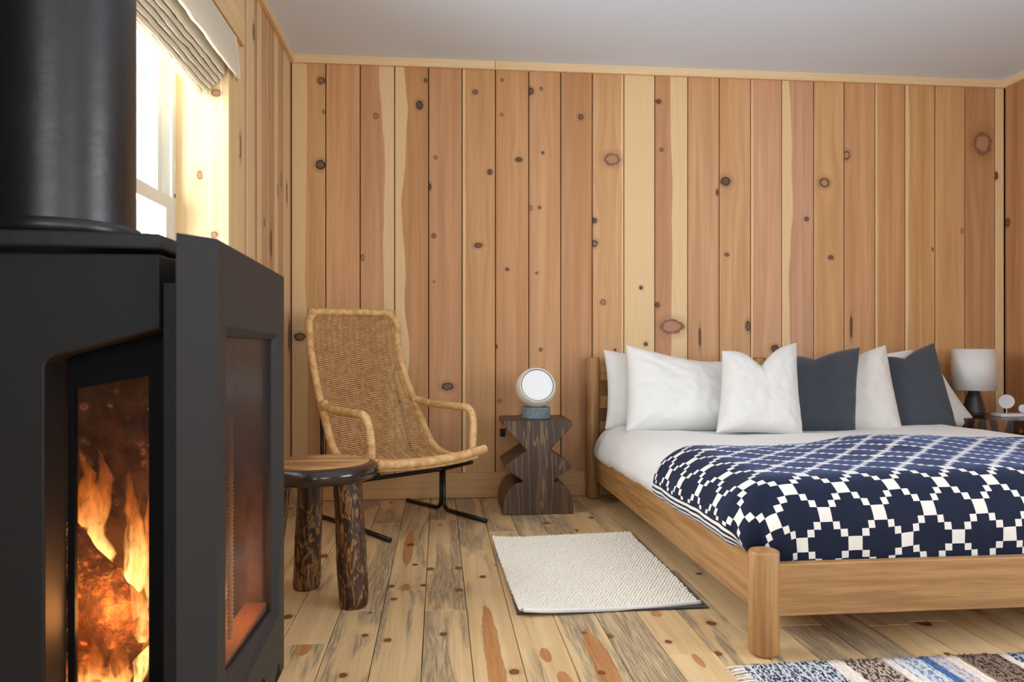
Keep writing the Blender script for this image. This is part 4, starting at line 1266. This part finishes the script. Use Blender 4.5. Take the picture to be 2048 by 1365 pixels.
# ------------------------------------------------------------------ nightstand with lamp and little white things
M_ns = dark_wood('dark log nightstand', cA=(78, 48, 30), cB=(40, 24, 16), scale=1.0, rough=0.25, lines=5, squiggle=1.5, hi=(128, 84, 48))
nsx, nsy = 3.10, 3.90
ns = thing('nightstand', 'dark brown live edge log nightstand beyond the bed', 'nightstand', (nsx, nsy, 0))
po = []
for k in range(64):
    a = 2 * PI * k / 64
    r = 1 + 0.05 * math.sin(3 * a + 0.5) + 0.03 * math.sin(7 * a)
    po.append((max(-0.245, min(0.245, 0.262 * r * math.cos(a))), max(-0.24, min(0.235, 0.245 * r * math.sin(a)))))
obj('slab', prism(po, 'z', 0.385, 0.452, 0.006), M_ns, ns)
for lx, ly in ((-0.13, -0.12), (0.13, -0.12), (0.13, 0.12), (-0.13, 0.12)):
    me = lathe([(0.038, 0.001), (0.042, 0.05), (0.04, 0.25), (0.044, 0.384)], 20)
    for v in me.vertices: v.co += Vector((lx, ly, 0))
    obj('leg', me, M_leg, ns, smooth=True)

tl = thing('table_lamp', 'table lamp with white drum shade and dark ribbed ceramic cone base', 'lamp', (3.003, 3.93, 0.4525))
M_glz = plain('dark bronze glaze', (58, 52, 47), 0.28)
pr_ = [(0.0005, 0.0005), (0.058, 0.0005), (0.066, 0.006), (0.070, 0.018), (0.069, 0.026)]
for k in range(15):
    s = k / 14
    r = 0.069 - 0.040 * s
    pr_ += [(r + 0.0012, 0.028 + 0.118 * s), (r - 0.0008, 0.028 + 0.118 * (s + 0.035))]
pr_ += [(0.026, 0.155), (0.008, 0.157), (0.008, 0.20)]
obj('base', lathe([(a * 0.86, b) for a, b in pr_], 48, cap=False), M_glz, tl, smooth=True)
M_shade = N('white linen shade'); t = M_shade.t
M_shade.b.inputs['Base Color'].default_value = lin(244, 242, 240); M_shade.b.inputs['Roughness'].default_value = 0.9
tlu = nd(t, 'ShaderNodeBsdfTranslucent', {0: lin(245, 240, 232)})
t.links.new(nd(t, 'ShaderNodeMixShader', {0: 0.35, 1: M_shade.b.outputs[0], 2: tlu.outputs[0]}).outputs[0], M_shade.out.inputs[0])
o = obj('shade', lathe([(0.1120, 0.148), (0.1085, 0.378)], 64, cap=False), M_shade.mat, tl, smooth=True)
sm = o.modifiers.new('s', 'SOLIDIFY'); sm.thickness = 0.002
M_brass = plain('brass', (150, 124, 84), 0.3, 1.0)
obj('spider', tube([(-0.108, 0, 0.372), (0, 0, 0.370), (0.108, 0, 0.372)], 0.002, 6), M_brass, tl)
for dx in (-0.006, 0.006):
    obj('finial', tube([(dx, 0, 0.366), (dx, 0, 0.392)], 0.003, 8), M_brass, tl)
obj('cord', tube(catmull([(-0.057, 0.01, 0.010), (-0.10, 0.03, 0.02), (-0.135, 0.06, 0.006), (-0.155, 0.11, 0.003), (-0.16, 0.16, 0.003)], 8), 0.0022, 6), M_cord, tl)
M_wp = plain('white plastic', (236, 236, 240), 0.35)
tray = tag(obj('tray', box(-0.085, 0.085, -0.045, 0.045, 0.0, 0.016, 0.003, 2), M_wp, None, (3.198, 3.90, 0.4525)), 'flat white tray on the nightstand holding two round white things', 'tray')
mr = thing('round_mirror', 'white oval disc on thin stem standing on white tray', 'mirror', (3.185, 3.91, 0.4690))
def disc(r, rz, th):
    me = lathe([(0.0005, -th / 2), (r - 0.002, -th / 2), (r, 0), (r - 0.002, th / 2), (0.0005, th / 2)], 40, cap=False)
    for v in me.vertices: v.co = Vector((v.co.x, v.co.z, v.co.y * rz))
    me.flip_normals()
    return me
me = disc(0.049, 0.82, 0.010); me.transform(Matrix.Translation((0, 0, 0.065)))
obj('disc', me, M_wp, mr, smooth=False)
obj('stem', tube([(0, 0, 0.0005), (0, 0, 0.024)], 0.004, 8), plain('steel stem', (190, 190, 195), 0.25, 1.0), mr)
me = disc(0.025, 1.0, 0.02); me.transform(Matrix.Translation((0, 0, 0.0255)))
sc_ = obj('round_clock', me, M_wp, None, (3.268, 3.885, 0.4690))
tag(sc_, 'small round white puck standing at the end of white tray', 'ornament')

# ------------------------------------------------------------------ cream pebble weave rug on its dark underlay
RX0, RX1, RY0, RY1 = 0.252, 0.845, 2.362, 3.235
M_pad = fabric('grey felt', (70, 70, 72), (44, 44, 46), 300, 0.4)
tag(obj('rug_underlay', box(0.245, 0.868, 2.338, 3.20, 0.0012, 0.006, 0.001), M_pad), 'dark grey felt underlay showing under edge of cream rug', 'underlay')
M_rug = fabric('cream wool loops', (246, 239, 226), (236, 226, 208), 260, 0.3, sheen=0.3)
rug = thing('bath_rug', 'small cream pebble woven wool rug on the floor beside bed', 'rug', ((RX0 + RX1) / 2, (RY0 + RY1) / 2, 0))
rc_ = Vector(((RX0 + RX1) / 2, (RY0 + RY1) / 2, 0))


def rug_z(x, y):
    z = 0.0075
    z += 0.012 * math.exp(-((x - RX0) / 0.06) ** 2) * (0.6 + 0.5 * math.sin(3.0 * (y - RY0))) * 0.8
    z += 0.010 * math.exp(-((y - RY0) / 0.05) ** 2) * (0.5 + 0.5 * math.sin((x - RX0) * 7 + 2.2))
    z += 0.006 * math.exp(-((y - RY1) / 0.08) ** 2)
    return z


def rug_xy(x, y):
    s = (x - RX0) / (RX1 - RX0); r = (y - RY0) / (RY1 - RY0)
    return x + 0.010 * math.sin(r * 2.6) * (s - 0.5) * 2 * 0.5 - 0.018 * (1 - s) * r + 0.006 * math.sin(r * 5) * s + 0.010 * s * r, y + (-0.046 * (1 - s) - 0.004 * s) * (1 - r) + 0.034 * s * r - 0.02 * (1 - s) * r


vs, fs = [], []
pit = 0.0118
rr_ = random.Random(3)
ny_ = int((RY1 - RY0 - 0.012) / pit); nx_ = int((RX1 - RX0) / pit)
unit = []
for (a, b) in [(j, i) for j in range(1, 4) for i in range(7)]:
    th = PI * a / 4 * 0.68; ph = 2 * PI * b / 7
    unit.append((math.sin(th) * math.cos(ph), math.sin(th) * math.sin(ph), math.cos(th)))
for j in range(ny_ + 1):
    for i in range(nx_ + 1):
        x = RX0 + 0.004 + i * pit + (0.5 * pit if j % 2 else 0) + rr_.uniform(-0.0012, 0.0012)
        y = RY0 + 0.016 + j * pit + rr_.uniform(-0.0012, 0.0012)
        if x > RX1 - 0.003: continue
        gx, gy = rug_xy(x, y); gz = rug_z(x, y)
        s = pit * rr_.uniform(0.46, 0.56)
        hz = rr_.uniform(0.007, 0.0095)
        b0 = len(vs)
        vs.append((gx - rc_.x, gy - rc_.y, gz + hz))
        for (ux, uy, uz) in unit:
            vs.append((gx + ux * s * 1.15 - rc_.x, gy + uy * s - rc_.y, gz + uz * hz))
        for k in range(7):
            fs.append((b0, b0 + 1 + k, b0 + 1 + (k + 1) % 7))
            for a in range(2):
                o_ = b0 + 1 + a * 7
                fs.append((o_ + k, o_ + 7 + k, o_ + 7 + (k + 1) % 7, o_ + (k + 1) % 7))
o = obj('wool_loops', mesh('loops', vs, fs), M_rug, rug, smooth=True)
tag(o, kind='stuff')
vs = []
for j in range(41):
    for i in range(31):
        x = RX0 + (RX1 - RX0) * i / 30; y = RY0 + 0.008 + (RY1 - RY0 - 0.008) * j / 40
        gx, gy = rug_xy(x, y); vs.append((gx - rc_.x, gy - rc_.y, rug_z(x, y) + 0.0008))
o = obj('backing', mesh('backing', vs, grid_faces(31, 41)), plain('rug backing', (186, 160, 124), 0.95), rug)
sm = o.modifiers.new('s', 'SOLIDIFY'); sm.thickness = 0.005; sm.offset = -1
pts = []
for k in range(41):
    x = RX0 + 0.012 + (RX1 - RX0 - 0.006) * k / 40; gx, gy = rug_xy(x, RY0)
    pts.append((gx - rc_.x, gy - rc_.y + 0.004, rug_z(x, RY0) + 0.001))
o = obj('binding', tube(pts, 0.0075, 10), fabric('white binding', (240, 238, 234), (228, 226, 222), 500, 0.4), rug, smooth=True)

# ------------------------------------------------------------------ striped rag runner
QX0, QX1, QY0, QY1 = 0.800, 2.35, 1.05, 1.905
run = thing('rag_runner', 'striped blue brown and white woven rag runner with white fringe', 'rug', (0.8, 1.9, 0))
ROW = 0.0062
rg = N('rag weft'); t = rg.t
tc = nd(t, 'ShaderNodeTexCoord').outputs['Object']
at = nd(t, 'ShaderNodeVertexColor', None, layer_name='weft').outputs[0]
at2 = nd(t, 'ShaderNodeVertexColor', None, layer_name='weft2').outputs[0]
sp = nd(t, 'ShaderNodeSeparateXYZ', {0: tc})
n1 = noise(t, comb(t, mth(t, 'MULTIPLY', sp.outputs[0], 170.0), mth(t, 'MULTIPLY', sp.outputs[1], 62.0), 0.0), 1.0, 2.0, 0.6)
t.links.new(mix(t, smooth(t, n1, 0.46, 0.54), at, at2), rg.b.inputs['Base Color'])
rg.b.inputs['Roughness'].default_value = 0.95
n3 = noise(t, tc, 380, 2)
t.links.new(bump(t, n3, 0.5, 0.002), rg.b.inputs['Normal'])
bands = [(0.00, 0.235, (34, 42, 60), (206, 208, 212), 0.30), (0.235, 0.275, (236, 222, 206), (226, 214, 200), 0.0), (0.275, 0.385, (58, 42, 32), (198, 176, 158), 0.28), (0.385, 0.41, (238, 226, 212), (228, 216, 204), 0.0), (0.41, 0.49, (120, 150, 190), (222, 218, 214), 0.25),
         (0.49, 0.515, (62, 96, 150), (90, 120, 170), 0.0), (0.515, 0.565, (138, 164, 196), (226, 206, 196), 0.2), (0.565, 0.60, (238, 224, 210), (230, 214, 200), 0.0), (0.60, 0.72, (54, 40, 30), (150, 124, 104), 0.16), (0.72, 0.75, (238, 226, 212), (230, 216, 204), 0.0),
         (0.75, 0.91, (24, 32, 46), (176, 184, 196), 0.26), (0.91, 0.945, (236, 226, 216), (226, 216, 206), 0.0), (0.945, 1.2, (40, 52, 74), (200, 204, 210), 0.3), (1.2, 1.3, (58, 42, 32), (198, 176, 158), 0.2), (1.3, 1.6, (34, 42, 60), (206, 208, 212), 0.3)]
vs, fs, cl, cl2 = [], [], [], []
rn = random.Random(11)
nrow = int((QX1 - QX0) / ROW)
for q in range(nrow):
    x = q * ROW
    b = next((bb for bb in bands if bb[0] <= x < bb[1]), bands[-1])
    A, B_ = lin(*b[2]), lin(*b[3])
    if b[4] and rn.random() < b[4]: A = B_
    f = rn.uniform(0.8, 1.15)
    A = tuple(min(1, c * f) for c in A[:3]) + (1,)
    pts = []
    for k in range(41):
        y = (QY1 - 1.9) - (QY1 - QY0) * k / 40
        pts.append((x + 0.0016 * fbm(y * 14, x * 30) + 0.0008 * rn.uniform(-1, 1), y + (0.006 * fbm(x * 22, 3.3) + rn.uniform(-0.004, 0.004) if k == 0 else 0), 0.0050 + 0.0008 * math.sin(k * 2.1 + q * PI) + 0.0006 * fbm(y * 20, x * 60)))
    n0 = len(vs)
    tube_data(pts, 0.0037, 6, vs, fs)
    cl += [A] * (len(vs) - n0); cl2 += [B_] * (len(vs) - n0)
me = mesh('weft', vs, fs)
for nm, c_ in (('weft', cl), ('weft2', cl2)):
    ca = me.color_attributes.new(nm, 'FLOAT_COLOR', 'POINT')
    ca.data.foreach_set('color', np.array(c_, dtype=np.float32).ravel())
tag(obj('weft_rows', me, rg.mat, run, smooth=True), kind='stuff')
M_fr = fabric('fringe cotton', (240, 234, 224), (226, 218, 206), 400, 0.3)
vs, fs = [], []
for q in range(190):
    y = (QY1 - 1.9) - 0.006 - q * 0.0045
    ln = rn.uniform(0.028, 0.052); dy = rn.uniform(-0.010, 0.010)
    pts = [(0.002, y, 0.006), (-ln * 0.4, y + dy * 0.4 + rn.uniform(-.002, .002), 0.0065), (-ln * 0.75, y + dy * 0.8 + rn.uniform(-.003, .003), 0.004), (-ln, y + dy, 0.0022)]
    tube_data(pts, 0.0013, 5, vs, fs)
tag(obj('fringe', mesh('fringe', vs, fs), M_fr, run, smooth=True), kind='stuff')
